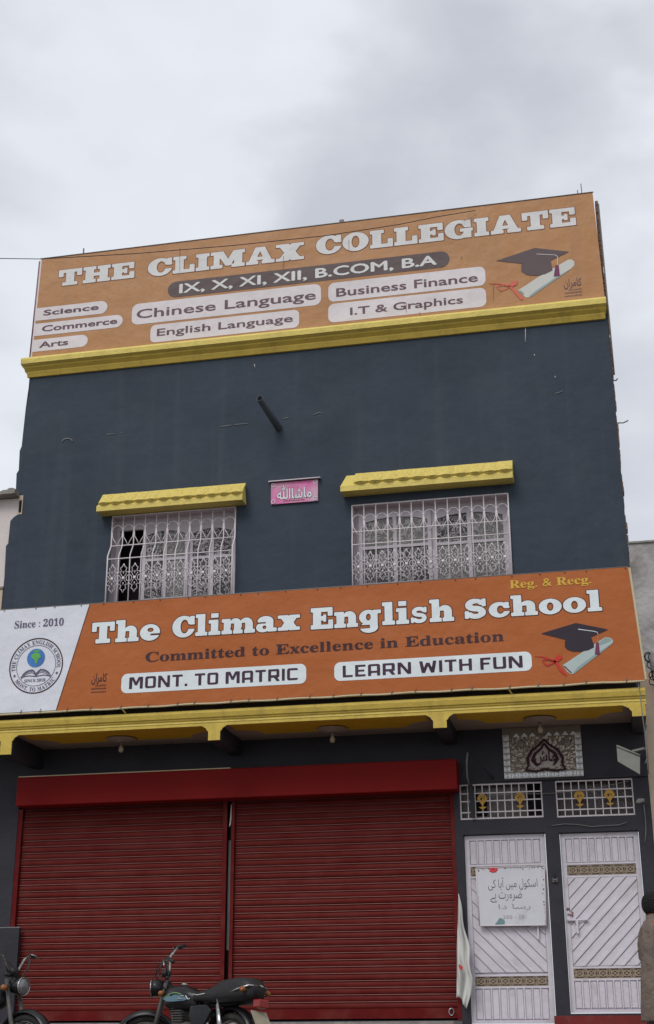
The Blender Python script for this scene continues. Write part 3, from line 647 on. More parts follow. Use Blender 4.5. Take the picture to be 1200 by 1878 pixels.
for a, c, zb in beams:
    MB().box(a, c, YF+.012, -.002, zb, 3.513).build('beam', MT['blue_shade'], bld)
    k = .11
    pts = [(a,zb),(c,zb),(c,3.43),(c+.02,3.45),(c+.03,3.47),(c+.085,3.504),(a-.085,3.504),(a-.03,3.47),(a-.02,3.45),(a,3.43)]
    if c > .4: pts = [(a,zb),(c,zb),(c,3.504),(a-.10,3.504),(a-.03,3.47),(a-.02,3.45),(a,3.43)]
    MB().prism(pts, YF-.008, YF+.0115).build('bracket_cap', MT['yellow'], bld)
bulbs = [((222,1353), 'second bay'), ((609,1334), ''), ((990,1317), '')]
for (a, c), (px, py) in zip([(-7.39,-4.81), (-4.66,-2.03), (-1.87,.285)], [b[0] for b in bulbs]):
    # yellow field with fan corners in the pinkish soffit
    y0, y1 = YF+.05, -.36; x0, x1 = a+.1, c-.1; r = .30; pts = []
    pts = [(x0+.0, y0), (x1, y0), (x1, y1-r)]
    for i in range(1, 8): t = R_(90*i/8); pts.append((x1-r*math.sin(t), y1-r*math.cos(t)))
    pts.append((x1-r, y1)); pts.append((x0+r, y1))
    for i in range(1, 8): t = R_(90*i/8); pts.append((x0+r*math.cos(t), y1-r*math.sin(t)))
    pts.append((x0, y1-r))
    V, P = tri_poly(pts)
    MB().add([(p[0], p[1], 3.511) for p in V], P).build('soffit_panel', MT['yellow_soffit'], bld)
    cx, _ = at(px, py, -.55)
    md = MB().lathe([(0,0),(.15,0),(.19,-.008),(.20,-.02),(.17,-.028),(.10,-.03),(.085,-.045),(0,-.05)], (cx, -.52, 3.511), 'z', 24).build('ceiling_rose', MT['soffit'], bld)
for i, (px, py) in enumerate([b[0] for b in bulbs]):
    cx, _ = at(px, py, -.55)
    t = thing('light_bulb', ['dusty light bulb hanging under the canopy above the left roller shutter', 'dusty light bulb hanging under the canopy above the right roller shutter', 'dusty light bulb hanging under the canopy in front of the mirror panel'][i], 'light bulb', (cx, -.52, 3.45), 'bulbs hanging under the canopy')
    MB().lathe([(0,.02),(.02,.02),(.022,-.03),(.018,-.035),(0,-.035)], (cx, -.52, 3.45), 'z', 10).build('holder', MT['steel'], t)
    MB().lathe([(.012,-.03),(.02,-.045),(.032,-.07),(.034,-.09),(.026,-.115),(0,-.125)], (cx, -.52, 3.45), 'z', 12).build('bulb', MT['bulb'], t)

# ---- ground floor wall
HD1 = (-1.84, -.845, .05, 2.225); HD2 = (-.68, .262, .16, 2.215); G1 = (-1.865, -.849, 2.405, 2.84); G2 = (-.69, .242, 2.395, 2.84)
SH = (-7.70, -1.935, .10, 3.0)
lo = holes_wall(-8.7, BX1, GZ, 3.514, [SH, HD1, HD2, G1, G2], .16)
lo.add([(BX1,0,GZ),(BX1,9,GZ),(BX1,9,3.514),(BX1,0,3.514)], [(0,1,2,3)])
lo.build('wall', MT['blue_shade'], bld)
MB().box(-8.7, -1.9, .45, .5, GZ, 3.4).build('inner_wall', MT['dark'], bld)
MB().box(-8.7, -7.545, -.05, -.001, GZ, 1.235).build('pillar_base', MT['blue_shade'], bld)
MB().box(-8.7, -7.54, -.054, -.001, 1.236, 1.247).build('pillar_base_edge', MT['scar'], bld)
MB().box(-1.32, .42, -.035, -.001, 2.848, 2.868).build('lintel_ledge', MT['blue_shade'], bld)

# shutters
bx = MB().box(-7.622, -1.857, -.28, -.001, 2.737, 3.11).build('shutter_box', MT['red_box'], bld); bevel(bx, .012)
MB().box(-7.61, -4.74, -.275, -.10, 3.1105, 3.122).build('box_lid_edge', MT['trim'], bld)
SP = .0808
sprof = [(.012,0),(-.010,-.002),(-.013,-.0085),(.004,-.0095),(.004,-.018),(-.006,-.024),(-.010,-.036),(-.011,-.050),(-.008,-.066),(-.002,-.077),(.012,-.0805)]
def shutter(xl, xr, gl, gr):
    o = MB().box(gl, xl, .0, .045, .10, 2.737).box(xr, gr, .0, .045, .10, 2.737).box(xl+.001, xr-.001, .035, .06, .12, .235).box(xl+.001, xr-.001, .028, .034, .12, .14).build('roller_shutter', MT['red'], bld)
    z = .235+SP; first = None
    while z < 2.85:
        if first is None: first = MB().extrude_x([(p[0]+.055, p[1]) for p in sprof], xl+.002, xr-.002).build('slat', [MT['red_slat'], MT['lip_lit']], o, (0, 0, 0), local=True); first.data.polygons[1].material_index = 1; first.location = Vector(first.location)+Vector((0, 0, z)); ORG[first.name] = (0, 0, z)
        else:
            sl = dup(first, (random.uniform(-.001, .001), random.uniform(-.003, .003), z+random.uniform(-.0015, .0015)), o); sl.rotation_euler = (random.uniform(-.018, .018), random.uniform(-.0006, .0006), random.uniform(-.0008, .0008))
        z += SP
    return o
s1 = shutter(-7.634, -4.896, -7.695, -4.842); s2 = shutter(-4.742, -1.985, -4.785, -1.937)
s1['label'] = 'left red roller shutter, lowered'; s2['label'] = 'right red roller shutter, lowered'
gp = MB().box(-4.842, -4.785, .10, .12, .12, 2.9).build('gap_strip', MT['dark'], bld)
MB().box(-4.838, -4.79, .08, .099, .93, 2.26).build('gap_post', MT['gap_green'], bld)
MB().add([(-4.80,.02,2.70),(-4.785,.02,2.70),(-4.79,.02,2.52),(-4.80,.02,2.45),(-4.82,.02,2.42),(-4.81,.02,2.5)], [(0,1,2,3,4,5)]).build('torn_strip', MT['nb_left'], bld)
for z_ in (.0,):
    MB().tube([(-2.06+.03*math.cos(t), .02, .19+.04*math.sin(t)) for t in [i*.628 for i in range(10)]], .007, 5, closed=True).build('shutter_ring', MT['chrome'], bld)

# plinths and red step
MB().box(-8.7, -1.93, -.9, .0, GZ, .085).build('plinth', MT['concrete'], bld)
MB().box(-1.925, -.86, -.5, .0, GZ, .03).build('plinth', MT['concrete'], bld)
MB().box(-.85, .24, -.34, .0, GZ, .135).build('red_step', mat('red_step_paint', (.17, .018, .018), .7, var=.2, dirt=.4, dcol=(.2, .12, .1), dscale=5), bld)

# doors
def clip(poly, a, b, c):         # keep a*x+b*z<=c
    out = []
    for i in range(len(poly)):
        p, q = poly[i-1], poly[i]; fp, fq = a*p[0]+b*p[1]-c, a*q[0]+b*q[1]-c
        if (fp < 0) != (fq < 0): t = fp/(fp-fq); out.append((p[0]+t*(q[0]-p[0]), p[1]+t*(q[1]-p[1])))
        if fq <= 0: out.append(q)
    return out
tilef = F_csg([F_R(0,0,1,.05), F_R(0,.95,1,1), F_R(0,0,.05,1), F_S([(.0,0),(1,1)],.07), F_S([(0,1),(1,0)],.07), F_csg([F_E(.5,.5,.34,.34)],[F_E(.5,.5,.24,.24)]), F_csg([F_E(0,.5,.25,.3)],[F_E(0,.5,.15,.2)]), F_csg([F_E(1,.5,.25,.3)],[F_E(1,.5,.15,.2)]), F_E(.5,.5,.09,.09)])
TILE = mesh_field(tilef, -.02, 1.02, -.02, 1.02, 1/22)
def door(x0, x1, z0, z1, rib_t, band1, diag, band2, rib_b, sgn, nr, label):
    Y = .055; t = .058
    fr = MB().box(x0, x1, Y, Y+.03, z1-t, z1).box(x0, x0+t, Y, Y+.03, z0, z1-t).box(x1-t, x1, Y, Y+.03, z0, z1-t).box(x0+t, x1-t, Y, Y+.03, z0, z0+t*.6)
    for z in (rib_t[0]-.012, band1[0]-.015, band2[1]+.012, rib_b[1]+.012): fr.box(x0+t, x1-t, Y, Y+.03, z-.012, z+.012)
    fr.box(x0+t, x1-t, Y+.028, Y+.045, z0+t*.6, z1-t)
    o = fr.build('door', MT['door'], bld); o['label'] = label
    xa, xb = x0+t, x1-t; w = (xb-xa)/nr; pl = None; rb = None
    for (za, zb) in (rib_t, rib_b):
        first = None; fr2 = None
        for i in range(nr):
            A = (xa+i*w, Y, za)
            if first is None: first = MB().box(.008, w-.016, .010, .0275, .008, zb-za-.008).build('panel_strip', MT['door'], o, A, local=True)
            else: dup(first, A)
            if i:
                if fr2 is None: fr2 = MB().box(-.010, .006, -.004, .0275, .0, zb-za).build('panel_rib', MT['door'], o, A, local=True)
                else: dup(fr2, A)
    # diagonal planks
    za, zb = diag; rect = [(xa+.004, za+.004), (xb-.004, za+.004), (xb-.004, zb-.004), (xa+.004, zb-.004)]
    s = .155; c0 = -6.0 if True else 0
    lo_, hi_ = (min(sgn*p[0]*-1+p[1] for p in rect), max(sgn*p[0]*-1+p[1] for p in rect))
    c = lo_-.05
    while c < hi_:
        for (u0, u1, yt) in ((0, .110, .004), (.119, .1495, -.008)):
            pl = clip(clip(rect, -sgn, 1.0, c+u1), sgn, -1.0, -(c+u0))
            if len(pl) > 2 and abs(sum(pl[i][0]*pl[(i+1) % len(pl)][1]-pl[(i+1) % len(pl)][0]*pl[i][1] for i in range(len(pl)))) > .0015: MB().prism(pl, Y+yt, Y+.0275).build('diagonal_plank' if yt > 0 else 'diagonal_rib', MT['door'], o)
        c += s*.97
    # ornament bands
    for za, zb in (band1, band2):
        MB().box(xa, xb, Y+.012, Y+.0275, za, zb).build('ornament_backing', MT['band'], o); n = 6; ww = (xb-xa)/n; first = None
        for i in range(n):
            A = (xa+i*ww, Y+.004, za)
            if first is None:
                b = MB(); V, P = TILE; b.add([(p[0]*ww, 0, p[1]*(zb-za)) for p in V], P); first = b.build('ornament_tile', MT['band_hi'], o, A, local=True)
            else: dup(first, A)
    return o
d1 = door(-1.83, -.855, .06, 2.215, (1.87, 2.157), (1.735, 1.845), (.62, 1.705), (.47, .58), (.10, .445), -1, 9, 'left white metal door with a whiteboard hanging on it')
d2 = door(-.672, .256, .17, 2.205, (1.86, 2.147), (1.715, 1.83), (.68, 1.69), (.545, .655), (.215, .52), 1, 9, 'right white metal door above the red step')
def bolt(x, z, L, parent):
    o = MB().tube([(x, .03, z), (x+L, .03, z)], .010, 8).box(x+.01, x+.05, .038, .056, z-.02, z+.02).box(x+L-.05, x+L-.01, .038, .056, z-.02, z+.02).box(x+L*.42, x+L*.52, .02, .05, z-.15, z).build('bolt', MT['door'], parent)
xb, zb = at(1040, 1688, .03); bolt(xb, zb, .25, d2)
xb, zb = at(972, 1699, .03); bolt(xb, zb, .20, d1)
x_, z_ = at(1044, 1672, .05)
for k in range(9): MB().lathe([(0,-.002),(.012,-.002),(.012,.001),(0,.001)], (x_+random.uniform(-.03,.04), .052, z_+random.uniform(-.05,.04)), 'y', 6).build('paint_blot', MT['maroon'], d2)

# ventilator grids
def urn(sx, sz):
    f = F_csg([F_E(.5,.68,.34,.24), F_E(.22,.72,.14,.12), F_E(.78,.72,.14,.12), F_E(.5,.9,.22,.12), F_E(.3,.85,.13,.1), F_E(.7,.85,.13,.1), F_P([(.3,.52),(.7,.52),(.55,.3),(.45,.3)]), F_R(.46,.05,.54,.4), F_P([(.15,.22),(.85,.22),(.6,.1),(.4,.1)]), F_P([(.42,.12),(.58,.12),(.5,0)])], [F_csg([F_E(.5,.66,.12,.12)],[F_E(.53,.64,.07,.07)]), F_E(.34,.7,.035,.05), F_E(.66,.7,.035,.05)])
    V, P = mesh_field(f, 0, 1, -.02, 1.02, 1/26); return [((a-.5)*sx, b*sz) for a, b in V], P
def ventilator(G, nv, hf, urns, y=.02):
    x0, x1, z0, z1 = G; H = z1-z0
    o = MB().box(x0+.002, x1-.002, y-.006, y+.012, z0+.002, z0+.02).box(x0+.002, x1-.002, y-.006, y+.012, z1-.02, z1-.002).box(x0+.002, x0+.018, y-.006, y+.012, z0+.02, z1-.02).box(x1-.018, x1-.002, y-.006, y+.012, z0+.02, z1-.02).build('ventilator', MT['grille'], bld)
    for x in lin(x0+.01, x1-.01, nv)[1:-1]: MB().box(x-.006, x+.006, y-.004, y+.008, z0+.02, z1-.02).build('ventilator_bar', MT['grille'], o)
    for f in hf: MB().box(x0+.018, x1-.018, y-.012, y-.0045, z1-f*H-.007, z1-f*H+.007).build('ventilator_rail', MT['grille'], o)
    for xu in urns:
        V, P = urn(.15, .205); b = MB(); b.add([(xu+p[0], y-.022, z1-.76*H+p[1]) for p in V], P); b.add([(xu+p[0], y-.014, z1-.76*H+p[1]) for p in V], [q[::-1] for q in P]); b.build('urn_ornament', MT['gold'], o)
    return o
v1 = ventilator(G1, 12, (.27, .49, .80), [at(885,1470,.0)[0], at(954,1470,.0)[0]])
v2 = ventilator(G2, 11, (.28, .50, .80), [at(1063,1465,.0)[0], at(1118.5,1465,.0)[0]])
for G, dk in ((G1, (at(873,1470,.14)[0], at(893,1470,.14)[0], at(966,1470,.14)[0], at(994,1470,.14)[0])), (G2, None)):
    MB().box(G[0], G[1], .155, .16, G[2], G[3]).build('vent_pane', MT['pane_vent1'] if dk and 'pane_vent1' in MT else swirl_mat('vent_pane_brown', (.17,.13,.12), (.055,.035,.035) if not dk else (.10,.085,.075), 9, .8), bld)
    if dk:
        MB().box(dk[0], dk[1], .145, .154, G[2]+.06, G[3]-.1).build('vent_opening', MT['dark'], bld); MB().box(dk[2], min(dk[3], G[1]), .145, .154, G[2]+.05, G[3]-.005).build('vent_opening', MT['dark'], bld)

# mirror mosaic panel
MX0, MX1, MZ0, MZ1 = -1.30, -.333, 2.877, 3.508
mp_ = MB().box(MX0, MX1, -.022, -.001, MZ0, MZ1).build('mirror_panel', MT['mirror_base'], bld)
def pyr(x, z, w, h, parent, fl):
    b = MB(); c = (x+w/2, -.034, z+h/2); a = [(x+.003,-.0225,z+.003),(x+w-.003,-.0225,z+.003),(x+w-.003,-.0225,z+h-.003),(x+.003,-.0225,z+h-.003)]
    b.add(a+[c], [(0,1,4),(1,2,4),(2,3,4),(3,0,4)]); return b.build('mirror_pyramid', MT['mirror'], parent)
tw = .088
for i in range(11): pyr(MX0+i*tw, MZ0+.002, tw, .078, mp_, 0)
for i in range(6):
    pyr(MX0, MZ0+.082+i*.078, tw*.95, .076, mp_, 1)
    if i < 6: pyr(MX1-tw*.95, MZ0+.082+i*.078, tw*.95, .076, mp_, 1)
for i in range(1, 9):
    if i != 4: MB().add([(MX0+i*.1+.03,-.0225,MZ1-.115),(MX0+i*.1+.115,-.0225,MZ1-.115),(MX0+i*.1+.075,-.036,MZ1-.07)], [(0,1,2)]).build('mirror_triangle', MT['mirror'], mp_)
sh = MB(); ix0, ix1, iz0, iz1 = MX0+tw, MX1-tw, MZ0+.085, MZ1-.12
for k in range(520):
    x, z = random.uniform(ix0, ix1), random.uniform(iz0, iz1); cx, cz = (ix0+ix1)/2, iz0+.02
    a = math.atan2(z-cz, x-cx)+random.uniform(-.5, .5); L = random.uniform(.012, .028); W = random.uniform(.004, .009)
    t1 = random.uniform(-.006, .006); p = [(x+math.cos(a)*L, z+math.sin(a)*L), (x-math.sin(a)*W, z+math.cos(a)*W), (x-math.cos(a)*L, z-math.sin(a)*L), (x+math.sin(a)*W, z-math.cos(a)*W)]
    sh.add([(p[0][0],-.027+t1,p[0][1]),(p[1][0],-.031,p[1][1]),(p[2][0],-.027-t1,p[2][1]),(p[3][0],-.026,p[3][1])], [(0,1,2,3)])
sh.build('mirror_shards', MT['shard'], mp_)['kind'] = 'stuff'
for px, py in ((957,1364),(1040,1362)):
    x, z = at(px, py, -.03); MB().lathe([(0,-.012),(.035,-.01),(.05,0)], (x, -.03, z), 'y', 14).build('mirror_rosette', MT['concrete'], mp_)
# onion shaped calligraphy, drawn in a 1 x 1 box
X0c, Z0c = at(963, 1417, -.04); X1c, Z1c = at(1036, 1353, -.04)
back = F_P([(.5,.93),(.40,.8),(.24,.62),(.13,.40),(.14,.2),(.2,.13),(.5,.13),(.8,.13),(.86,.2),(.87,.40),(.76,.62),(.6,.8)]) if True else F_P([(.5,1),(.36,.84),(.14,.62),(.04,.38),(.07,.2),(.02,.1),(.25,.03),(.5,.08),(.75,.03),(.98,.1),(.93,.2),(.96,.38),(.86,.62),(.64,.84)])
V, P = mesh_field(back, 0, 1, 0, 1, 1/60)
MB().sheet(([(X0c+a*(X1c-X0c), Z0c+b_*(Z1c-Z0c)) for a, b_ in V], P), -.038).build('calligraphy_ground', MT['ground_tile'], mp_)
half = [(.5,.98),(.40,.83),(.20,.66),(.08,.42),(.09,.2),(.03,.06),(.26,.02),(.5,.08)]; inner = [(.5,.86),(.42,.70),(.26,.54),(.2,.36),(.30,.2),(.5,.16)]
strokes = [F_S([(x,z) for x,z in half], [.045,.06,.065,.065,.05,.045,.065,.06]), F_S([(1-x,z) for x,z in half], [.045,.06,.065,.065,.05,.045,.065,.06]),
           F_S(inner[:5], [.04,.06,.07,.08,.07]), F_S([(1-x,z) for x,z in inner[:5]], [.04,.07,.08,.07,.05]),
           F_S([(.5,.3),(.5,.301)], .001)]
_unused = [F_S([(.30,.24),(.36,.2),(.42,.24),(.43,.32),(.45,.24),(.50,.25),(.51,.34),(.53,.25),(.58,.26)], .04), F_E(.42,.5,.035,.04), F_E(.5,.5,.035,.04), F_E(.46,.58,.035,.04),
           F_S([(.56,.66),(.60,.45),(.62,.24)], [.03,.05,.05]), F_csg([F_E(.74,.32,.075,.075)],[F_E(.74,.33,.025,.025)]), F_S([(.80,.27),(.70,.22),(.62,.25)], .04), F_S([(.70,.5),(.72,.56)], .03), F_R(.47,.9,.53,1.0)]
V, P = mesh_field(F_csg(strokes), -.05, 1.05, -.05, 1.05, 1/70)
b = MB(); q = [(X0c+a*(X1c-X0c), Z0c+b_*(Z1c-Z0c)) for a, b_ in V]; b.add([(a, -.052, c) for a, c in q], P)
b.build('calligraphy', MT['burgundy'], mp_)
V, P = fit_ink(arab('ماش'), X0c+.25*(X1c-X0c), X0c+.77*(X1c-X0c), Z0c+.2*(Z1c-Z0c), Z0c+.66*(Z1c-Z0c), .02); MB().sheet((V, P), -.056).build('calligraphy_word', MT['burgundy'], mp_)
# ================================================================== UPPER SIGN
YS = -.06
us = thing('upper_sign', 'faded orange banner sign of the collegiate along the top of the building', 'sign', (-3.8, YS, 9.4))
TL, TR, BL, BR = (-7.962, 11.10), (.372, 11.11), (-8.0, 9.385), (.412, 9.385)
MB().add([(BL[0],YS,BL[1]),(BR[0],YS,BR[1]),(TR[0],YS,TR[1]),(TL[0],YS,TL[1])], [(0,1,2,3)]).build('banner', MT['orange_up'], us)
MB().prism([(BL[0]+.005,BL[1]+.01),(BR[0]-.02,BR[1]+.01),(TR[0]-.01,TR[1]-.01),(TL[0]+.005,TL[1]-.01)], YS+.004, YS+.055).build('backing_frame', MT['steel'], us)
MB().add([(TL[0]-.045,YS+.03,TL[1]-.02),(TL[0],YS+.002,TL[1]),(BL[0],YS+.002,BL[1]),(BL[0]-.04,YS+.03,BL[1])], [(0,1,2,3)]).build('side_flap', MT['pill_up'], us)
MB().tube([(TL[0]-.03,YS,TL[1]+.005), (TR[0]+.01,YS,TR[1]+.006)], .010, 5).build('top_rail', MT['steel'], us)
MB().tube([(TL[0]-.05,YS+.03,TL[1]-.02), (BL[0]-.045,YS+.03,BL[1])], .012, 5).build('side_rail', MT['maroon'], us)
def slab(parent, txt, x0, z0, x1, z1, Y, m1, m2, off, gap=.05, name='lettering', outl=True):
    v, p, wd = glyph_text(SL, txt, gap, 0, key='s')
    MB().sheet(place((v, p), wd, x0, x1, z0, z1), Y-.006).build(name, MT[m1], parent)
    if outl:
        v, p, wd = glyph_text(SL, txt, gap, off, key='s')
        MB().sheet(place((v, p), wd, x0, x1, z0, z1), Y-.003).build('lettering_outline', MT[m2], parent)
def word(parent, txt, pbl, ptr, Y, m1, m2, off=.045):
    x0, z0 = at(*pbl, Y); x1, z1 = at(*ptr, Y); slab(parent, txt, x0, z0, x1, z1, Y, m1, m2, off)
for t, a, c in (('THE', (107,525.5), (248,480)), ('CLIMAX', (271,508), (558,444)), ('COLLEGIATE', (580,468), (1054.5,380))): word(us, t, a, c, YS, 'letter_white_up', 'outline_up', .03)
def pill(parent, pbl, ptr, Y, m_, rr=None, left=True, nm='text_panel', out=None):
    x0, z0 = at(*pbl, Y); x1, z1 = at(*ptr, Y); r = (z1-z0)*.49 if rr is None else rr
    V, P = tri_poly(rrect(x0, x1, z0, z1, r, left=left)); MB().sheet((V, P), Y-.003).build(nm, MT[m_], parent)
def words(vf, gap):
    V, P = vf; iv = sorted((min(V[i][0] for i in p), max(V[i][0] for i in p), k) for k, p in enumerate(P)); groups = []; hi = -1e9
    for a, b_, k in iv:
        if a-hi > gap: groups.append([])
        groups[-1].append(k); hi = max(hi, b_)
    for g_ in groups:
        used = sorted({i for k in g_ for i in P[k]}); mp_i = {u_: n for n, u_ in enumerate(used)}
        yield [V[i] for i in used], [tuple(mp_i[i] for i in P[k]) for k in g_]
def text(parent, t, pbl, ptr, Y, m_, bold=.0, serif=False, track=1.0, fat=0):
    x0, z0 = at(*pbl, Y); x1, z1 = at(*ptr, Y)
    for V, P in words(fit_text(t, x0, x1, z0, z1, bold, serif, track=track), .24*(z1-z0)):
        b = MB()
        for n_, (dx, dz) in enumerate([(0, 0)] if not fat else [(-fat, 0), (fat, 0), (0, fat*.6), (0, -fat*.6)]):
            for k, p in enumerate(P): b.add([(V[i][0]+dx, Y-.006-n_*.0006-(0 if serif else 4e-5*(k % 9)), V[i][1]+dz) for i in p], [tuple(range(len(p)))])
        b.build('lettering', MT[m_], parent)
pill(us, (307.5,547), (824,459.5), YS, 'dark_up'); text(us, 'IX, X, XI, XII, B.COM, B.A', (330,538), (800,468.5), YS, 'letter_white_up', 0, fat=.010)
pill(us, (64,589), (198,551), YS, 'pill_up', left=False); text(us, 'Science', (80,579), (182,558), YS, 'text_up', .022)
pill(us, (62,617), (226,576.5), YS, 'pill_up', left=False); text(us, 'Commerce', (77,608.5), (216,583), YS, 'text_up', .022)
pill(us, (59,646), (162,613), YS, 'pill_up', left=False); text(us, 'Arts', (72,638), (126,622), YS, 'text_up', .022)
pill(us, (241.3,596.5), (589,520), YS, 'pill_up', .10); text(us, 'Chinese Language', (250.5,584.7), (579.5,532.5), YS, 'text_up', .012)
pill(us, (275.4,629), (549,567.5), YS, 'pill_up', .08); text(us, 'English Language', (288,616.5), (537.5,577), YS, 'text_up', .012)
pill(us, (602.5,554.5), (889.6,488), YS, 'pill_up', .09); text(us, 'Business Finance', (617,544.5), (876,501), YS, 'text_up', .015)
pill(us, (602.5,592.5), (891,527), YS, 'pill_up', .09); text(us, 'I.T & Graphics', (642.5,578), (849,542.5), YS, 'text_up', .015)

def art(parent, Y, org, k, capm, scm, sc2, rib, tas, cord):
    def pg(name, pts, m_, dy): V, P = tri_poly(poly_px(pts, Y, org, k)); MB().sheet((V, P), Y-dy).build(name, MT[m_], parent)
    def stx(name, pts, m_, dy, wd):
        q = poly_px(pts, Y, org, k); xs = [a for a, _ in q]; zs = [c for _, c in q]; f = F_S(q, [w*.0064/k for w in wd] if isinstance(wd, list) else wd*.0064/k)
        MB().sheet(mesh_field(f, min(xs)-.08, max(xs)+.08, min(zs)-.08, max(zs)+.08, .006), Y-dy).build(name, MT[m_], parent)
    return pg, stx
pg, stx = art(us, YS, (870,430), 5, 0,0,0,0,0,0)
pg('printed_scroll', [(400,515),(590,390),(860,232),(890,228),(918,250),(918,285),(890,312),(510,578),(470,578),(440,545)], 'scroll_up', .003)
pg('printed_scroll_shade', [(560,520),(740,400),(905,305),(890,316),(512,578),(500,570)], 'scroll2', .0045)
pg('printed_scroll_curl', [(402,515),(425,512),(462,545),(448,552)], 'scroll2', .0045)
pg('printed_cap', [(200,243),(555,125),(870,160),(700,240),(718,330),(650,365),(560,380),(480,372),(432,340),(432,280),(445,270)], 'cap_up', .006)
stx('printed_cord', [(572,182),(740,190),(765,205),(762,280)], 'letter_white_up', .009, 6)
pg('printed_tassel', [(745,285),(775,285),(785,380),(730,388)], 'tassel', .009)
stx('printed_ribbon', [(135,450),(220,452),(315,470),(350,500),(435,590)], 'ribbon_up', .009, [8,12,16,28,34])
stx('printed_ribbon', [(320,480),(270,468),(200,480),(245,520),(318,492)], 'ribbon_up', .009, 9)
pg('printed_ribbon', [(318,475),(340,432),(400,430),(395,460),(345,485)], 'ribbon_up', .009)
def signature(parent, px0, py0, px1, py1, Y, m_):
    x0, z0 = at(px0, py1, Y); x1, z1 = at(px1, py0, Y); H = z1-z0
    V, P = fit_ink(arab('کامران'), x0, x1, z0+H*.42, z1, .012); MB().sheet((V, P), Y-.004).build('sign_maker_mark', MT[m_], parent)
    b = MB()
    for r_, (f0, n, xx) in enumerate(((.33, 9, .25), (.17, 14, .0), (.0, 14, .0))):
        for i in range(n):
            a = x0+(x1-x0)*(xx+(1-xx)*i/n); h = H*.075*random.uniform(.7, 1.2); b.add([(a,Y-.004,z0+H*f0),(a+(x1-x0)*.045,Y-.004,z0+H*f0),(a+(x1-x0)*.05,Y-.004,z0+H*f0+h),(a+.004,Y-.004,z0+H*f0+h)], [(0,1,2,3)])
    b.build('small_print', MT[m_], parent)['kind'] = 'stuff'
signature(us, 1036, 509, 1066, 545, YS, 'text_up')
for px, y0, y1 in ((745,556,574),(770,572,590),(900,425,433),(846,470,476),(640,440,460),(330,455,500),(905,520,552),(520,470,500)):
    (xa, za), (xb, zb) = at(px, y0, YS), at(px, y1, YS); MB().add([(xa,YS-.008,za),(xa+.007,YS-.008,za),(xb+.005,YS-.008,zb),(xb,YS-.008,zb)], [(0,1,2,3)]).build('rain_streak', MT['outline_up'], us)
# cloth seams on the banner
for px, y0, y1 in ((1012, 395, 540),): pass

# bits along the roof line
t = thing('iron_post', 'short rusty iron post standing on the roof behind the upper sign, left', 'post', (*at(153,468,.05)[:1], .05, at(153,468,.05)[1]))
x, z = at(153, 468, .05); MB().tube([(x,.05,z-.2),(x,.05,z+.12)], .012, 5).build('rod', MT['steel'], t)
t = thing('roof_clamp', 'small dark clamp on the top edge of the upper sign, middle', 'clamp', (at(628,408,0)[0], 0, at(628,408,0)[1]))
x, z = at(628, 408, 0); MB().box(x-.035, x+.03, -.05, .02, z-.03, z+.02).build('clamp', MT['steel'], t)
t = thing('rebar_rods', 'pair of thin steel rods standing up behind the right end of the upper sign', 'rods', (at(1068,352,.1)[0], .1, at(1068,352,.1)[1]))
x, z = at(1068, 352, .1); MB().tube([(x,.1,z-.2),(x-.01,.1,z+.14)], .007, 5).build('rod', MT['steel'], t); MB().tube([(x-.06,.1,z-.2),(x-.065,.1,z+.04)], .007, 5).build('rod', MT['steel'], t)
wp = [(-40,474),(0,474),(76,475),(250,465),(430,450),(600,432),(730,412),(800,398),(872,386)]
pts = []
for i, p in enumerate(wp): Y_ = -1.6+1.5*i/(len(wp)-1); x, z = at(*p, Y_); pts.append((x, Y_, z))
x9, z9 = pts[0][0], pts[0][2]; pts = [(x9-9, -1.6, z9+.4)]+pts
tag(MB().tube(pts, .006, 5).build('overhead_wire', MT['wire']), 'thin black overhead wire running in from the left across the upper sign', 'wire')

# ================================================================== LOWER SIGN
YB = -1.13
ls = thing('lower_sign', 'bright orange and white banner sign of the English school above the canopy', 'sign', (-3.8, YB, 3.77))
LT, LB = (-8.6, 5.142), (-8.55, 3.776); RT, RB = (.382, 5.150), (.461, 3.774)
ST_, SB_ = (-6.414, 5.142), (-6.78, 3.776)
# the hem of the banner sags a little between its fixings
def hem(x): return 3.776-.014*abs(math.sin(x*1.35))*(.5+.5*math.sin(x*.7+1))-.004*math.sin(x*9)
xs_ = [SB_[0]+(RB[0]-SB_[0])*i/60 for i in range(61)]
b = MB(); bot = [(x, hem(x)) for x in xs_]; top = [(ST_[0]+(RT[0]-ST_[0])*i/60, 5.142+(.008)*i/60) for i in range(61)]
b.add([(p[0],YB,p[1]) for p in bot]+[(p[0],YB,p[1]) for p in top], [(i,i+1,i+62,i+61) for i in range(60)]); b.build('orange_banner', MT['orange_low'], ls)
MB().add([(LB[0],YB,LB[1]),(SB_[0],YB,SB_[1]),(ST_[0],YB,ST_[1]),(LT[0],YB,LT[1])], [(0,1,2,3)]).build('white_banner', MT['banner_white'], ls)
MB().add([(SB_[0]-.006,YB-.002,SB_[1]),(SB_[0]+.006,YB-.002,SB_[1]),(ST_[0]+.006,YB-.002,ST_[1]),(ST_[0]-.006,YB-.002,ST_[1])], [(0,1,2,3)]).build('border_line', MT['outline'], ls)
fr = MB().box(LT[0], .37, YB+.02, YB+.06, 5.10, 5.138).box(LT[0], .44, YB+.02, YB+.06, 3.80, 3.84)
for x in lin(-8.4, .35, 8): fr.box(x-.02, x+.02, YB+.02, YB+.06, 3.84, 5.10)
fr.build('steel_frame', MT['steel'], ls)
MB().tube([(LT[0],YB+.01,5.146),(RT[0],YB+.01,5.156)], .009, 5).build('top_rail', MT['steel'], ls)
MB().tube([(x,YB+.008,hem(x)-.012) for x in [LB[0]]+xs_], .013, 6).build('bottom_rail', MT['trim'], ls)
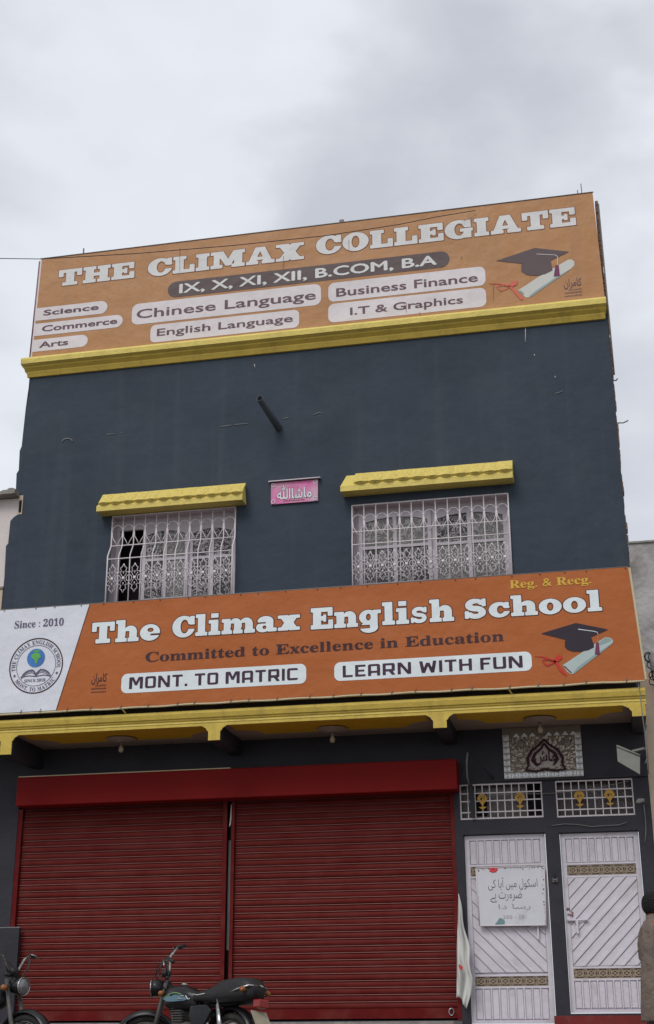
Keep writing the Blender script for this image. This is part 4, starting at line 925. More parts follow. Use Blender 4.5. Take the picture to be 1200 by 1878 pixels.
MB().box(LB[0], RB[0]-.01, YB+.012, YB+.06, 3.762, 3.774).build('folded_hem', MT['yellow'], ls)
MB().prism([(RT[0]+.001,RT[1]),(RT[0]+.028,RT[1]-.01),(RB[0]+.022,RB[1]),(RB[0]+.001,RB[1])], YB+.004, YB+.05).build('edge_trim', MT['trim'], ls)
for px in (222, 930):
    x, z = at(px, 1290 if px < 500 else 1258, YB); MB().tube([(x-.04,YB+.01,3.765),(x+.01,YB+.02,3.755),(x+.05,YB+.06,3.70)], .011, 5).build('fixing_hook', MT['yellow_pale'], ls)
for k in range(26):
    x = -8.3+k*.34+random.uniform(-.08, .08); MB().tube([(x,YB-.012,hem(x)-.018),(x+.01,YB-.016,hem(x)+.004),(x+.012,YB-.004,hem(x)+.03)], .005, 4).build('hem_tie', MT['steel'], ls)
    MB().tube([(x+.1,YB-.008,5.158),(x+.105,YB-.012,5.140),(x+.11,YB-.002,5.122)], .005, 4).build('hem_tie', MT['steel'], ls)
for t, a, c in (('The', (168,1181), (295,1134.5)), ('Climax', (316,1169.5), (550.5,1117)), ('English', (570.5,1155), (831.8,1099)), ('School', (851.7,1136), (1102,1083.5))):
    word(ls, t, a, c, YB, 'letter_white', 'outline', .035)
text(ls, 'Committed to Excellence in Education', (267,1214), (923.5,1157), YB, 'plum', .004, True)
text(ls, 'Since : 2010', (27,1152.5), (117.8,1133.5), YB, 'slate_ink', .003, True)
text(ls, 'Reg. & Recg.', (935,1079.5), (1083.8,1055), YB, 'gold_text', .006, True)
def tech(t, pbl, ptr):
    x0, z0 = at(*pbl, YB); x1, z1 = at(*ptr, YB); v, p, wd = glyph_text(TK, t, .17, 0, sp=.38, key='t')
    for q in words(place((v, p), wd, x0, x1, z0, z1), .36*(z1-z0)): MB().sheet(q, YB-.006).build('lettering', MT['violet_dark'], ls)
pill(ls, (222,1272), (562,1217), YB, 'letter_white', .075); tech('MONT. TO MATRIC', (237,1264), (546,1225))
pill(ls, (613.5,1249.5), (974.5,1194.5), YB, 'letter_white', .075); tech('LEARN WITH FUN', (629,1242.5), (958,1202.5))
# emblem
ex, ez = at(66.5, 1220.8, YB); rr = .366
def ringm(name, r0, r1, m_, cx=ex, cz=ez, n=64, dy=.003, sq=1.0):
    b = MB(); vs = []
    for j in range(n): t = 2*math.pi*j/n; vs += [(cx+r0*math.cos(t), YB-dy, cz+r0*sq*math.sin(t)), (cx+r1*math.cos(t), YB-dy, cz+r1*sq*math.sin(t))]
    b.add(vs, [(2*j, 2*j+1, (2*j+3) % (2*n), (2*j+2) % (2*n)) for j in range(n)]); return b.build(name, MT[m_], ls)
ringm('emblem_ring', rr*.955, rr, 'plum'); ringm('emblem_ring', rr*.715, rr*.735, 'slate_ink')
def arc_text(t, a0, a1, r, size, inside=False):
    b = MB(); n = len(t)
    wids = []
    gl = []
    for ch in t:
        if ch == ' ': gl.append(None); wids.append(.35); continue
        V, P, xa, xb, _, _ = curve_text(ch, .004, True); gl.append((V, P, xa)); wids.append(xb-xa+.09)
    tot = sum(wids); s = 0
    for g_, wd in zip(gl, wids):
        am = R_(a0+(a1-a0)*(s+wd/2)/tot); s += wd
        if not g_: continue
        V, P, xa = g_; sx = abs(R_(a1-a0))*r/tot
        vs = []
        for px, py in V:
            lx = (px-xa-(wd-.09)/2)*sx; ly = py*size/.69
            if not inside: rad = r+ly; th = am-lx/r
            else: rad = r+size-ly; th = am+lx/r
            vs.append((ex+rad*math.cos(th), YB-.004, ez+rad*math.sin(th)))
        b.add(vs, P)
    b.build('emblem_lettering', MT['slate_ink'], ls)
arc_text('THE CLIMAX ENGLISH SCHOOL', 192, -10, rr*.775, rr*.14)
arc_text('MONT. TO MATRIC', 214, 326, rr*.775, rr*.14, True)
for a_ in (203, -21):
    cx, cz = ex+rr*.845*math.cos(R_(a_)), ez+rr*.845*math.sin(R_(a_)); ringm('emblem_dot', .0001, .016, 'slate_ink', cx, cz, 10, .004)
gx, gz = at(66.5, 1206.8, YB); gr = .122
ringm('globe', .0001, gr, 'sea', gx, gz, 32, .005)
land = F_csg([F_P([(-.045,.055),(.0,.075),(.05,.05),(.07,.01),(.03,-.02),(.02,-.075),(-.005,-.07),(-.02,-.02),(-.055,.0),(-.07,.03)]), F_P([(-.05,.095),(.02,.11),(.06,.085),(.02,.078),(-.03,.08)])])
V, P = mesh_field(land, -.12, .12, -.12, .12, .004); MB().sheet(([(gx+a, gz+c) for a, c in V], P), YB-.008).build('globe_land', MT['land'], ls)
bkx, bkz = at(66.5, 1237, YB); st_ = []
for sgn in (-1, 1):
    for k, (dz, rise) in enumerate(((0, .045), (.012, .052), (.024, .055), (.036, .055))):
        st_.append(F_S([(0,-.02+dz*.9)]+[(sgn*.01*i*2, -.02+dz*.9+rise*math.sin(min(1, i/4)*math.pi*.62)-.0016*max(0,i-4)**2*1.3) for i in range(1, 10 if k else 11)], .007))
    st_.append(F_S([(sgn*.205,-.028),(sgn*.18,.008)], .006)); st_.append(F_S([(sgn*.205,-.028),(sgn*.1,-.012),(0,-.026)], .012))
V, P = mesh_field(F_csg(st_), -.24, .24, -.06, .1, .0045); MB().sheet(([(bkx+a, bkz+c) for a, c in V], P), YB-.004).build('open_book_print', MT['slate_ink'], ls)
text(ls, 'SINCE 2010', (44.5,1251.5), (83.5,1244), YB, 'slate_ink', .004, True)
signature(ls, 167, 1234, 197, 1271, YB, 'plum')
pg, stx = art(ls, YB, (975,1130), 7.5, 0,0,0,0,0,0)
pg('printed_scroll', [(430,675),(640,535),(960,325),(1010,293),(1060,292),(1105,310),(1125,345),(1110,380),(590,790),(545,798),(490,765)], 'scroll', .003)
pg('printed_scroll_shade', [(640,700),(860,540),(1110,370),(1108,384),(592,790),(575,780)], 'scroll2', .0045)
pg('printed_scroll_shade', [(935,400),(930,365),(1010,300),(1060,300),(1100,322),(1080,345),(1000,380)], 'scroll2', .0045)
pg('printed_scroll_curl', [(432,680),(465,690),(560,780),(540,786),(470,720)], 'tassel', .0045)
pg('printed_cap', [(132,240),(610,95),(1055,185),(820,288),(858,395),(858,432),(780,470),(680,490),(560,486),(490,460),(458,420),(462,345),(470,325),(440,318)], 'cap_low', .006)
stx('printed_cord', [(645,182),(870,212),(905,225),(918,250),(908,360)], 'letter_white', .009, [10,9,8,5,3])
pg('printed_tassel', [(890,362),(925,362),(942,525),(915,532),(872,528)], 'tassel', .009)
stx('printed_ribbon', [(45,552),(150,562),(300,610),(350,650),(400,740),(478,815)], 'ribbon', .009, [8,14,26,30,42,20])
stx('printed_ribbon', [(320,632),(230,600),(150,608),(165,640),(220,680),(250,668),(318,640)], 'ribbon', .009, [18,16,12,16,26,18,14])
stx('printed_ribbon', [(318,625),(345,580),(372,555),(410,570),(375,605),(330,632)], 'ribbon', .009, [20,40,36,34,30,20])

# ================================================================== PLAQUE
x0, z0 = at(497,925,-.03); x1, z1 = at(583,878,-.03)
pq = thing('pink_plaque', 'small pink plaque with white Arabic calligraphy between the two upper windows', 'plaque', (x0, -.03, z0))
MB().box(x0, x1, -.028, -.002, z0, z1-.01).build('board', MT['pink'], pq)
MB().extrude_x([(0,z1+.03),(-.07,z1+.012),(-.07,z1+.0),(0,z1+.012)], x0-.03, x1+.04).build('rain_cap', MT['grille'], pq)
W_, H_ = x1-x0, z1-z0
V, P = fit_ink(arab('ماشاء')+'ﷲ' if False else 'ﷲ'+arab('ماشا'), x0+W_*.12, x1-W_*.12, z0+H_*.17, z1-H_*.12, .035); MB().sheet((V, P), -.031).build('calligraphy_outline', MT['plaque_ink'], pq)  # grey outline printed around the white script
V, P = fit_ink('ﷲ'+arab('ماشا'), x0+W_*.13, x1-W_*.13, z0+H_*.19, z1-H_*.14, .008); MB().sheet((V, P), -.034).build('calligraphy', MT['letter_white'], pq)
b = MB(); 
for cx, cz in ((x0+.035,z0+.035),(x1-.035,z0+.035),(x0+.035,z1-.045),(x1-.035,z1-.045)):
    b.tube([(cx+.028*math.cos(t), -.03, cz+.028*math.sin(t)) for t in [i*.7 for i in range(9)]], .006, 4, closed=True)
b.build('corner_scrolls', MT['letter_white'], pq); b = MB()
for i in range(12): b.box(x0+W_*(.27+i*.038), x0+W_*(.27+i*.038+.025), -.031, -.0285, z0+H_*.075, z0+H_*random.uniform(.12,.15))
b.build('small_script', MT['maroon'], pq)['kind'] = 'stuff'

# ================================================================== WHITEBOARD
Yw = -.005
c0 = at(880,1698,Yw); c1 = at(1003,1697,Yw); c2 = at(998,1588,Yw); c3 = at(873,1592,Yw)
wb = thing('whiteboard', 'whiteboard with handwritten Urdu notice hanging on the left white door', 'whiteboard', (c0[0], Yw, c0[1]))
MB().prism([c0, c1, c2, c3], Yw, Yw+.018).build('board', MT['board_white'], wb)
fr = MB()
for p, q in ((c0,c1),(c1,c2),(c2,c3),(c3,c0)): fr.tube([(p[0],Yw-.003,p[1]),(q[0],Yw-.003,q[1])], .007, 5)
fr.build('frame', MT['grille'], wb)
def wtext(t, a, c, m_, bold=0):
    x0, z0 = at(*a, Yw); x1, z1 = at(*c, Yw); V, P = fit_ink(arab(t), x0, x1, z0, z1, bold); MB().sheet((V, P), Yw-.003).build('handwriting', MT[m_], wb)
wtext('اسکول میں آیا کی', (896,1633), (985,1608), 'ink', -.014); wtext('ضرورت ہے', (900,1655), (957,1634), 'ink', -.014)
wtext('رسا دا', (915,1670), (973,1657), 'faint_ink'); 
x0, z0 = at(923,1685,Yw); x1, z1 = at(962,1678,Yw); V, P, a, b_, c, d = curve_text('250 - 12'); MB().sheet(([(x0+(p[0]-a)/(b_-a)*(x1-x0), z0+(p[1]-c)/(d-c)*(z1-z0)) for p in V], P), Yw-.003).build('handwriting', MT['faint_ink'], wb)
x, z = at(917, 1690, Yw); b = MB(); b.add([(x-.06,Yw-.004,z-.035),(x+.055,Yw-.004,z-.03),(x+.06,Yw-.004,z+.005),(x+.03,Yw-.004,z+.035),(x-.005,Yw-.004,z+.038),(x-.03,Yw-.004,z)], [(0,1,2,3,4,5)]); b.build('smudge', MT['teal'], wb)
x, z = at(905, 1595, Yw); b = MB()
for k in range(7): t = k*.9; b.lathe([(0,-.004),(.016,-.003),(.02,0)], (x+.022*math.cos(t)*1.5, Yw-.002, z+.02*math.sin(t)), 'y', 8)
b.build('flower_sticker', MT['flower'], wb); b = MB()
for k in range(46):
    f = k/45
    if k < 24: q = (c3[0]+(c2[0]-c3[0])*k/23, c3[1]+(c2[1]-c3[1])*k/23-.022)
    else: q = (c2[0]+(c1[0]-c2[0])*(k-24)/21-.022, c2[1]+(c1[1]-c2[1])*(k-24)/21*1.0)
    if random.random() < .8: b.lathe([(0,-.003),(random.uniform(.004,.010),-.002),(.004,0)], (q[0]+random.uniform(-.01,.01), Yw-.001, q[1]+random.uniform(-.012,.012)), 'y', 6)
b.build('border_flowers', MT['maroon'], wb)['kind'] = 'stuff'

# ================================================================== HANGING CLOTH
ct = MB(); N = 26; rows = 34; x_l0, z_t = at(841,1640,-.07); vs = []
Lp = [(841,1640),(840,1690),(838,1740),(838,1790),(838,1830)]; Rp = [(842,1640),(852,1690),(861,1740),(868,1790),(858,1845)]
for r_ in range(rows+1):
    f = r_/rows*4; i = min(3, int(f)); q = f-i
    l = [Lp[i][k]+(Lp[i+1][k]-Lp[i][k])*q for k in (0, 1)]; rp = [Rp[i][k]+(Rp[i+1][k]-Rp[i][k])*q for k in (0, 1)]
    a = at(*l, -.07); c = at(*rp, -.07)
    for j in range(N+1):
        s = j/N; x = a[0]+(c[0]-a[0])*s; z = a[1]+(c[1]-a[1])*s; fold = .03*math.sin(s*9+r_*.12)+.02*math.sin(s*17-r_*.2); amp = min(1, .25+r_/rows)
        vs.append((x+.012*math.sin(r_*.5)*s, -.07+fold*amp-.05*s*(math.sin(r_*.35)*.5+.5), z+.03*math.sin(s*5)*amp))
ct.add(vs, [(r_*(N+1)+j, r_*(N+1)+j+1, (r_+1)*(N+1)+j+1, (r_+1)*(N+1)+j) for r_ in range(rows) for j in range(N)], True)
clo = ct.build('hanging_cloth', MT['cloth'], None, (x_l0, -.07, z_t)); tag(clo, 'long white cloth hanging in folds between the right shutter and the left door', 'cloth')
md = clo.modifiers.new('solid', 'SOLIDIFY'); md.thickness = .004
a = at(841,1768,-.14); c = at(848,1780,-.14); MB().add([(a[0],-.15,a[1]),(c[0]+.01,-.15,a[1]-.03),(c[0],-.15,c[1]),(a[0]+.01,-.15,c[1]+.02)], [(0,1,2,3)]).build('red_patch', MT['flower'], clo)

# ================================================================== SMALL THINGS BY THE DOORS
x, z = at(1018, 1612, -.03); t = thing('door_bell', 'small metal bell push on the dark pillar between the two doors', 'door bell', (x, 0, z))
MB().box(x-.03, x+.03, -.02, -.001, z-.035, z+.01).build('base', MT['steel'], t); MB().lathe([(0,-.04),(.018,-.035),(.022,-.02)], (x,0,z-.005), 'y', 12).build('button', MT['chrome'], t); MB().tube([(x,-.01,z+.01),(x,-.01,z+.08)], .006, 5).build('wire_lead', MT['wire'], t)
# grey sheet metal tray on an arm
Yt = -.75
q = [at(1131,1369,Yt), at(1174,1387,Yt), at(1174,1420,Yt), at(1133,1396,Yt)]
t = thing('metal_tray', 'grey sheet metal tray hung on an arm in the top right corner by the doors', 'tray', (q[0][0], Yt, q[0][1]))
MB().prism(q, Yt, Yt+.025).build('panel', MT['grey_panel'], t)
b = MB(); b.tube([(q[0][0],Yt-.005,q[0][1]+.008),(q[1][0],Yt-.005,q[1][1]+.008)], .014, 4); b.build('lip', MT['grey_panel'], t)
a1 = at(1160,1378,Yt); a2 = at(1182,1371,Yt); MB().tube([(a1[0],Yt,a1[1]),(a2[0],Yt+.05,a2[1])], .016, 4).build('arm', MT['grey_panel'], t)
MB().tube([(a2[0],Yt+.05,a2[1]),(.42,Yt+.2,a2[1]),(.42,-.0,a2[1]+.02)], .012, 5).build('arm_rod', MT['steel'], t)
x, z = at(1174, 1470, -.2); t = thing('wall_camera', 'small grey camera with a hanging lead on the wall right of the ventilators', 'camera', (x, -.2, z))
MB().prism([(x-.05,z-.01),(x-.02,z+.03),(x+.05,z+.03),(x+.05,z+.0),(x-.02,z-.02)], -.24, -.16).build('housing', MT['grey_panel'], t); MB().tube([(x+.03,-.18,z),(x+.05,-.05,z+.01),(x+.05,0,z+.01)], .01, 5).build('arm', MT['steel'], t)
MB().tube([(x+.045,-.02,z-.01),(x+.05,-.01,z-.2),(x+.04,-.01,z-.35),(x+.02,-.01,z-.46)], .006, 5).build('lead', MT['wire_grey'], t)
def cable(pts, r, label, m_='wire', Y=-.02):
    q = [(*at(p[0], p[1], p[2] if len(p) > 2 else Y),) for p in pts]; v = [(a[0], (p[2] if len(p) > 2 else Y), a[1]) for a, p in zip(q, pts)]
    return tag(MB().tube(v, r, 5).build('cable', MT[m_]), label, 'cable')
cable([(1171,1243,-1.1),(1172,1260,-1.1),(1176,1290,-1.1),(1181,1330,-1.1),(1187,1370,-1.0),(1190,1420,-.9)], .006, 'grey cable dropping from the right end of the lower sign', 'wire_grey')
cable([(1186,1330,-.9),(1185,1360,-.9),(1188,1390,-.9),(1184,1400,-.9)], .01, 'loose bundled cable beside the grey metal tray', 'wire_grey')
cable([(1012,1514),(1035,1511),(1060,1512),(1085,1516),(1110,1514),(1135,1513),(1150,1508)], .004, 'thin slack cable across the lintel above the right door', 'wire_grey')
cable([(880,1460,-.03),(930,1457,-.03),(1010,1455,-.03),(1060,1450,-.03),(1110,1442,-.03),(1155,1432,-.03)], .0035, 'thin cable running across both ventilators', 'wire_grey')
cable([(858,1380,-.3),(856,1400,-.3),(857,1425,-.2),(861,1440,-.1)], .011, 'short pale pipe hanging left of the left ventilator', 'wire_grey')
cable([(858,1380,-.3),(862,1376,-.3),(875,1392,-.25),(890,1410,-.2),(905,1428,-.05)], .014, 'thick black hose sloping down towards the left ventilator', 'wire')
cable([(845,1440,-.25),(852,1415,-.28),(858,1390,-.3)], .006, 'thin black wire beside the end of the red shutter box', 'wire')
b = MB(); p1 = [at(858,1436,-.05), at(866,1436,-.05), at(871,1470,-.05), at(872,1500,-.05), at(864,1500,-.05), at(862,1470,-.05)]; b.prism(p1, -.05, -.035)
tag(b.build('black_strap', MT['bike_black2'], None, (p1[0][0], -.05, p1[0][1])), 'dark cloth strap hanging over the left end of the left ventilator', 'strap')

# ================================================================== NEIGHBOURS
nl = thing('neighbour_house', 'pinkish white plastered house against the left side of the school', 'building', (-11, 0, GZ))
MB().box(-16, -8.045, .02, 8, 3.5, 7.19).build('wall', MT['nb_left'], nl)
MB().box(-16, -8.045, .02, 8, GZ, 3.5).build('wall', MT['nb_beige'], nl)
prof2 = [(-16,7.20),(-8.05,7.20),(-8.05,7.27),(-8.09,7.285),(-8.15,7.285),(-8.17,7.265),(-8.24,7.26),(-8.27,7.245),(-8.5,7.27),(-9.2,7.25),(-16,7.26)]
MB().prism(prof2, -.16, .3).build('roof_slab', MT['concrete'], nl)
MB().box(-8.045, -7.985, -.006, .02, 6.93, 7.22).build('mortar_patch', MT['nb_beige'], nl)
MB().box(-8.035, -8.0, -.014, -.005, 6.96, 7.14).build('slot', MT['dark'], nl)
MB().box(-16, -8.175, -.03, .02, 5.82, 5.85).build('ledge', MT['concrete'], nl)
MB().box(-16, -8.18, -.012, .0195, 5.1, 5.82).build('lower_wall_panel', MT['nb_beige'], nl)
nr = thing('neighbour_wall', 'weathered grey plaster wall of the house against the right side of the school', 'building', (5, 0, GZ))
b = MB(); xs_ = lin(.43, 12, 40); tp = [(x, 5.845+random.uniform(-.012, .012)) for x in xs_]
b.prism([(.43,4.15)]+[(12,4.15)]+tp[::-1], .02, 6); b.build('wall', MT['nb_right'], nr)
MB().box(.43, 12, .02, 6, GZ, 4.148).build('wall', MT['nb_beige'], nr)
MB().box(.43, 12, -.0, .0195, 5.835, 5.86).build('coping', MT['concrete'], nr)
b = MB()
for k in range(14):
    a0 = random.uniform(0, 6.28); c = (.53+random.uniform(0,.12), -.25+random.uniform(-.08,.08), 4.12+random.uniform(-.2,.16))
    b.tube([(c[0]+.05*math.cos(a0+i*.8)*(1+.2*math.sin(i+k)), c[1]+.03*math.sin(i*1.3), c[2]+.06*math.sin(a0+i*.8)) for i in range(9)], .007, 4)
tag(b.build('cable_coil', MT['wire'], None, (.55, -.25, 4.1)), 'tangled coil of black cable on the wall right of the lower sign', 'cable')
x, z = at(1197, 1195, -.3)
t = thing('junction_box', 'pale weathered box on the wall beside the tangled black cable', 'box', (x, -.3, z))
MB().lathe([(0,-.02),(.05,-.02),(.07,.0),(.075,.1),(.06,.22),(.04,.24)], (x+.03,-.3,z-.25), 'z', 10).build('housing', MT['nb_right'], t); MB().tube([(x,-.28,z-.3),(x+.02,-.1,z-.35),(x+.02,.02,z-.35)], .015, 5).build('bracket', MT['steel'], t)
# ================================================================== MOTORCYCLES   (local: +x forward, y left, z up, origin on the ground under the seat)
def wheel_parts(cx, cz, tyre_w, par, O, T, prefix=''):
    """wheel in local xz plane at (cx, cz); T maps local -> local of bike (steering)"""
    r = .285; b = MB(); n = 40; k = 10; vs = []
    for i in range(n):
        a = 2*math.pi*i/n
        for j in range(k):
            t = 2*math.pi*j/k; rr_ = r-.036+.036*math.cos(t); vs.append(T((cx+rr_*math.cos(a), tyre_w*math.sin(t), cz+rr_*math.sin(a))))
    b.add(vs, [(i*k+j, i*k+(j+1) % k, ((i+1) % n)*k+(j+1) % k, ((i+1) % n)*k+j) for i in range(n) for j in range(k)], True)
    wo = b.build('wheel', MT['rubber'], par, O, local=True)
    b = MB(); vs = []; prf = [(.218,-.024),(.226,-.024),(.214,-.008),(.214,.008),(.226,.024),(.218,.024),(.204,.01),(.204,-.01)]; k = len(prf)
    for i in range(n):
        a = 2*math.pi*i/n; vs += [T((cx+q*math.cos(a), y, cz+q*math.sin(a))) for q, y in prf]
    b.add(vs, [(i*k+j, i*k+(j+1) % k, ((i+1) % n)*k+(j+1) % k, ((i+1) % n)*k+j) for i in range(n) for j in range(k)], True); b.build('rim', MT['chrome'], wo, O, local=True)
    b = MB()
    for i in range(36):
        a = 2*math.pi*i/36; sd = 1 if i % 2 else -1; a2 = a+(.5 if i % 4 < 2 else -.5)
        b.tube([T((cx+.055*math.cos(a2), sd*.03, cz+.055*math.sin(a2))), T((cx+.208*math.cos(a), sd*.004, cz+.208*math.sin(a)))], .0018, 3, caps=False)
    sp = b.build('spokes', MT['chrome'], wo, O, local=True); sp['kind'] = 'stuff'
    b = MB(); rg = []
    for q, y in ((.0,-.05),(.03,-.05),(.035,-.035),(.06,-.03),(.06,.03),(.035,.035),(.03,.05),(0,.05)): rg.append([T((cx+q*math.cos(2*math.pi*j/16), y, cz+q*math.sin(2*math.pi*j/16))) for j in range(16)])
    b.loft(rg); b.build('hub', MT['alu'], wo, O, local=True)
def arc_fender(cx, cz, r, a0, a1, wd, T):
    b = MB(); n = 18; sec = [(-1, -.02), (-.8, .004), (0, .014), (.8, .004), (1, -.02)]; vs = []
    for i in range(n+1):
        a = R_(a0+(a1-a0)*i/n)
        for s, dr in sec: vs.append(T((cx+(r+dr)*math.cos(a), s*wd, cz+(r+dr)*math.sin(a))))
    k = len(sec); b.add(vs, [(i*k+j, i*k+j+1, (i+1)*k+j+1, (i+1)*k+j) for i in range(n) for j in range(k-1)], True); return b
def motorcycle(label, loc, heading, steer, lean):
    t = thing('motorcycle', label, 'motorcycle', loc, 'motorcycles parked in front of the shutters'); O = loc
    I = lambda p: p
    piv = Vector((.40, 0, .86)); axs = Vector((-.44, 0, .9)).normalized(); MS = Matrix.Rotation(steer, 3, axs)
    S_ = lambda p: tuple(piv+MS@(Vector(p)-piv))
    LOW = {'fuel_tank', 'tank_decal', 'tank_stripe', 'tank_emblem', 'fuel_cap', 'seat', 'seat_piping', 'grab_rail', 'side_panel', 'tail_light', 'number_plate'}
    def P(name, b, m_, par=t):
        if name in LOW: b.v = [(x, y, z-.085) for x, y, z in b.v]
        return b.build(name, MT[m_] if isinstance(m_, str) else m_, par, O, local=True)
    fx, rx, wz = .62, -.58, .285
    wheel_parts(rx, wz, .045, t, O, I); wheel_parts(fx, wz, .038, t, O, S_)
    P('rear_fender', arc_fender(rx, wz, .325, 20, 175, .062, I), 'bike_black')
    P('front_fender', arc_fender(fx, wz, .312, 35, 165, .055, S_), 'bike_black')
    b = MB()
    for s in (-.075, .075): b.tube([S_((fx, s, wz)), S_((.505, s, .52)), S_((.40, s, .86))], [.024, .022, .018], 10)
    P('fork', b, 'alu')
    b = MB(); b.tube([S_((.42, -.09, .80)), S_((.42, .09, .80))], .02, 8); b.tube([S_((.39, -.09, .90)), S_((.39, .09, .90))], .018, 8); P('fork_yoke', b, 'bike_black2')
    # headlight
    b = MB(); rg = []
    for xx, r_ in ((.40,.03),(.43,.06),(.50,.074),(.545,.076)): rg.append([S_((xx, r_*math.cos(2*math.pi*j/18), .80+r_*math.sin(2*math.pi*j/18))) for j in range(18)])
    b.loft(rg); hl = P('headlight', b, 'bike_black')
    b = MB(); rg = []
    for xx, r_ in ((.545,.073),(.555,.06),(.562,.035),(.565,.005)): rg.append([S_((xx, r_*math.cos(2*math.pi*j/18), .80+r_*math.sin(2*math.pi*j/18))) for j in range(18)])
    b.loft(rg); P('lens', b, 'glass_lens', hl)
    b = MB(); b.tube([S_((.547, .076*math.cos(a), .80+.076*math.sin(a))) for a in [i*math.pi/9 for i in range(18)]], .006, 5, closed=True); P('lens_rim', b, 'chrome', hl)
    # clocks, bars, grips, levers
    b = MB(); rg = []
    for h, r_ in ((0,.04),(.045,.048),(.05,.04)): rg.append([S_((.42-h*.5+r_*math.cos(2*math.pi*j/16)*.9, r_*math.sin(2*math.pi*j/16), .90+h+r_*math.cos(2*math.pi*j/16)*.4)) for j in range(16)])
    b.loft(rg); P('speedometer', b, 'bike_black2')
    b = MB(); hb = [(.29,-.36,1.10),(.33,-.28,1.11),(.385,-.14,1.05),(.385,-.06,.93),(.385,.06,.93),(.385,.14,1.05),(.33,.28,1.11),(.29,.36,1.10)]
    b.tube([S_(p) for p in hb], .012, 8); P('handlebar', b, 'chrome')
    for s in (-1, 1):
        b = MB(); b.tube([S_((.332,s*.27,1.11)), S_((.28,s*.375,1.098))], .018, 10); P('grip', b, 'bike_black2')
        b = MB(); b.tube([S_((.37,s*.24,1.105)), S_((.385,s*.28,1.10)), S_((.36,s*.39,1.075))], .006, 5); P('lever', b, 'chrome')
        b = MB(); rg = []
        for yy, r_ in ((.09,.012),(.12,.022),(.15,.028),(.165,.015)): rg.append([S_((.44+r_*math.cos(2*math.pi*j/10), s*yy, .78+r_*math.sin(2*math.pi*j/10))) for j in range(10)])
        b.loft(rg); P('indicator', b, 'amber')
    b = MB()
    for s, o in ((-1, 0), (1, .03), (1, -.02)): b.tube([S_((.36,s*.2,1.09)), S_((.46,s*.14,1.0+o)), S_((.50,s*.05,.92)), (.30,s*.03,.72)], .005, 5)
    P('control_cables', b, 'wire')
    # tank
    b = MB(); rg = []
    for xx, hw, zc, hh in ((.36,.03,.80,.04),(.33,.075,.80,.075),(.24,.115,.805,.095),(.10,.125,.80,.10),(-.02,.105,.785,.085),(-.10,.06,.765,.055),(-.12,.02,.755,.03)):
        rg.append([(xx, hw*(abs(math.cos(a))**.8)*(1 if math.cos(a) > 0 else -1), zc+hh*(abs(math.sin(a))**.8)*(1 if math.sin(a) > 0 else -1)-(.03 if math.sin(a) < -.3 else 0)) for a in [2*math.pi*j/20 for j in range(20)]])
    b.loft(rg); tk = P('fuel_tank', b, 'bike_black')
    md = tk.modifiers.new('sub', 'SUBSURF'); md.levels = 1; md.render_levels = 1
    for s in (-1, 1):
        def tk_y(x): return s*(.128-.9*(x-.12)**2*.8)
        d = [(.31,.77),(.22,.745),(.12,.74),(-.02,.75),(-.06,.765),(.02,.795),(.12,.80),(.16,.785),(.20,.80),(.25,.79)]
        V, Pp = tri_poly(d); bb = MB().add([(p[0], tk_y(p[0]), p[1]) for p in V], Pp); P('tank_decal', bb, 'decal_blue', tk)
        bb = MB(); bb.tube([(x, tk_y(x)*1.02, .795+.02*math.sin(x*14)) for x in lin(.02, .30, 10)], .004, 4); P('tank_stripe', bb, 'decal_green', tk)
        bb = MB()
        for q in ([(.06,.765),(.0,.768),(.03,.785),(-.01,.79)], [(-.03,.79),(-.06,.76),(-.08,.765)]): bb.tube([(x, tk_y(x)*1.03, z) for x, z in q], .005, 4)
        P('tank_emblem', bb, 'white_decal', tk)
    b = MB().lathe([(0,.02),(.03,.018),(.032,0)], (.14, 0, .895), 'z', 14); P('fuel_cap', b, 'chrome')
    # seat with a rise for the passenger
    b = MB(); rg = []
    for xx, hw, zb, zt in ((-.08,.06,.76,.80),(-.12,.10,.745,.825),(-.25,.12,.74,.835),(-.36,.13,.73,.86),(-.48,.135,.725,.915),(-.68,.135,.73,.935),(-.82,.12,.74,.925),(-.88,.07,.77,.88)):
        rg.append([(xx, hw*c_, zb+(zt-zb)*h_) for c_, h_ in ((-.9,0),(-1,.3),(-.97,.75),(-.75,.97),(-.3,1.03),(.3,1.03),(.75,.97),(.97,.75),(1,.3),(.9,0),(.4,0),(-.4,0))])
    b.loft(rg); se = P('seat', b, 'seat')
    for s in (-1, 1):
        bb = MB(); bb.tube([(-.14,s*.122,.80),(-.22,s*.134,.79),(-.32,s*.138,.80)], .004, 4); P('seat_piping', bb, 'white_decal', se)
    b = MB()
    for s in (-1, 1): b.tube([(-.58,s*.12,.79),(-.75,s*.135,.83),(-.86,s*.11,.86),(-.88,0,.87)], .010, 6)
    P('grab_rail', b, 'chrome')
    # frame, engine
    b = MB(); b.tube([(.37,0,.84),(.22,0,.66),(-.2,0,.63),(-.55,0,.64),(-.85,0,.68)], .022, 8); b.tube([(.36,0,.82),(.24,0,.50),(.18,0,.30)], .02, 8)
    for s in (-1, 1): b.tube([(-.18,s*.06,.68),(-.22,s*.07,.40),(-.24,s*.07,.28)], .016, 6); b.tube([(-.24,s*.09,.33),(-.58,s*.09,.285)], .016, 6)
    P('frame', b, 'bike_black2')
    b = MB(); b.lathe([(0,-.12),(.10,-.12),(.13,-.09),(.13,.09),(.10,.12),(0,.12)], (-.05,0,.36), 'y', 20); b.box(-.18, .12, -.08, .08, .28, .44); en = P('engine', b, 'alu')
    md = en.modifiers.new('bev', 'BEVEL'); md.width = .012
    for k in range(8): q = MB().box(.02+.006*k, .16+.006*k, -.075, .075, .45+k*.022, .458+k*.022); P('cooling_fin', q, 'alu', en)
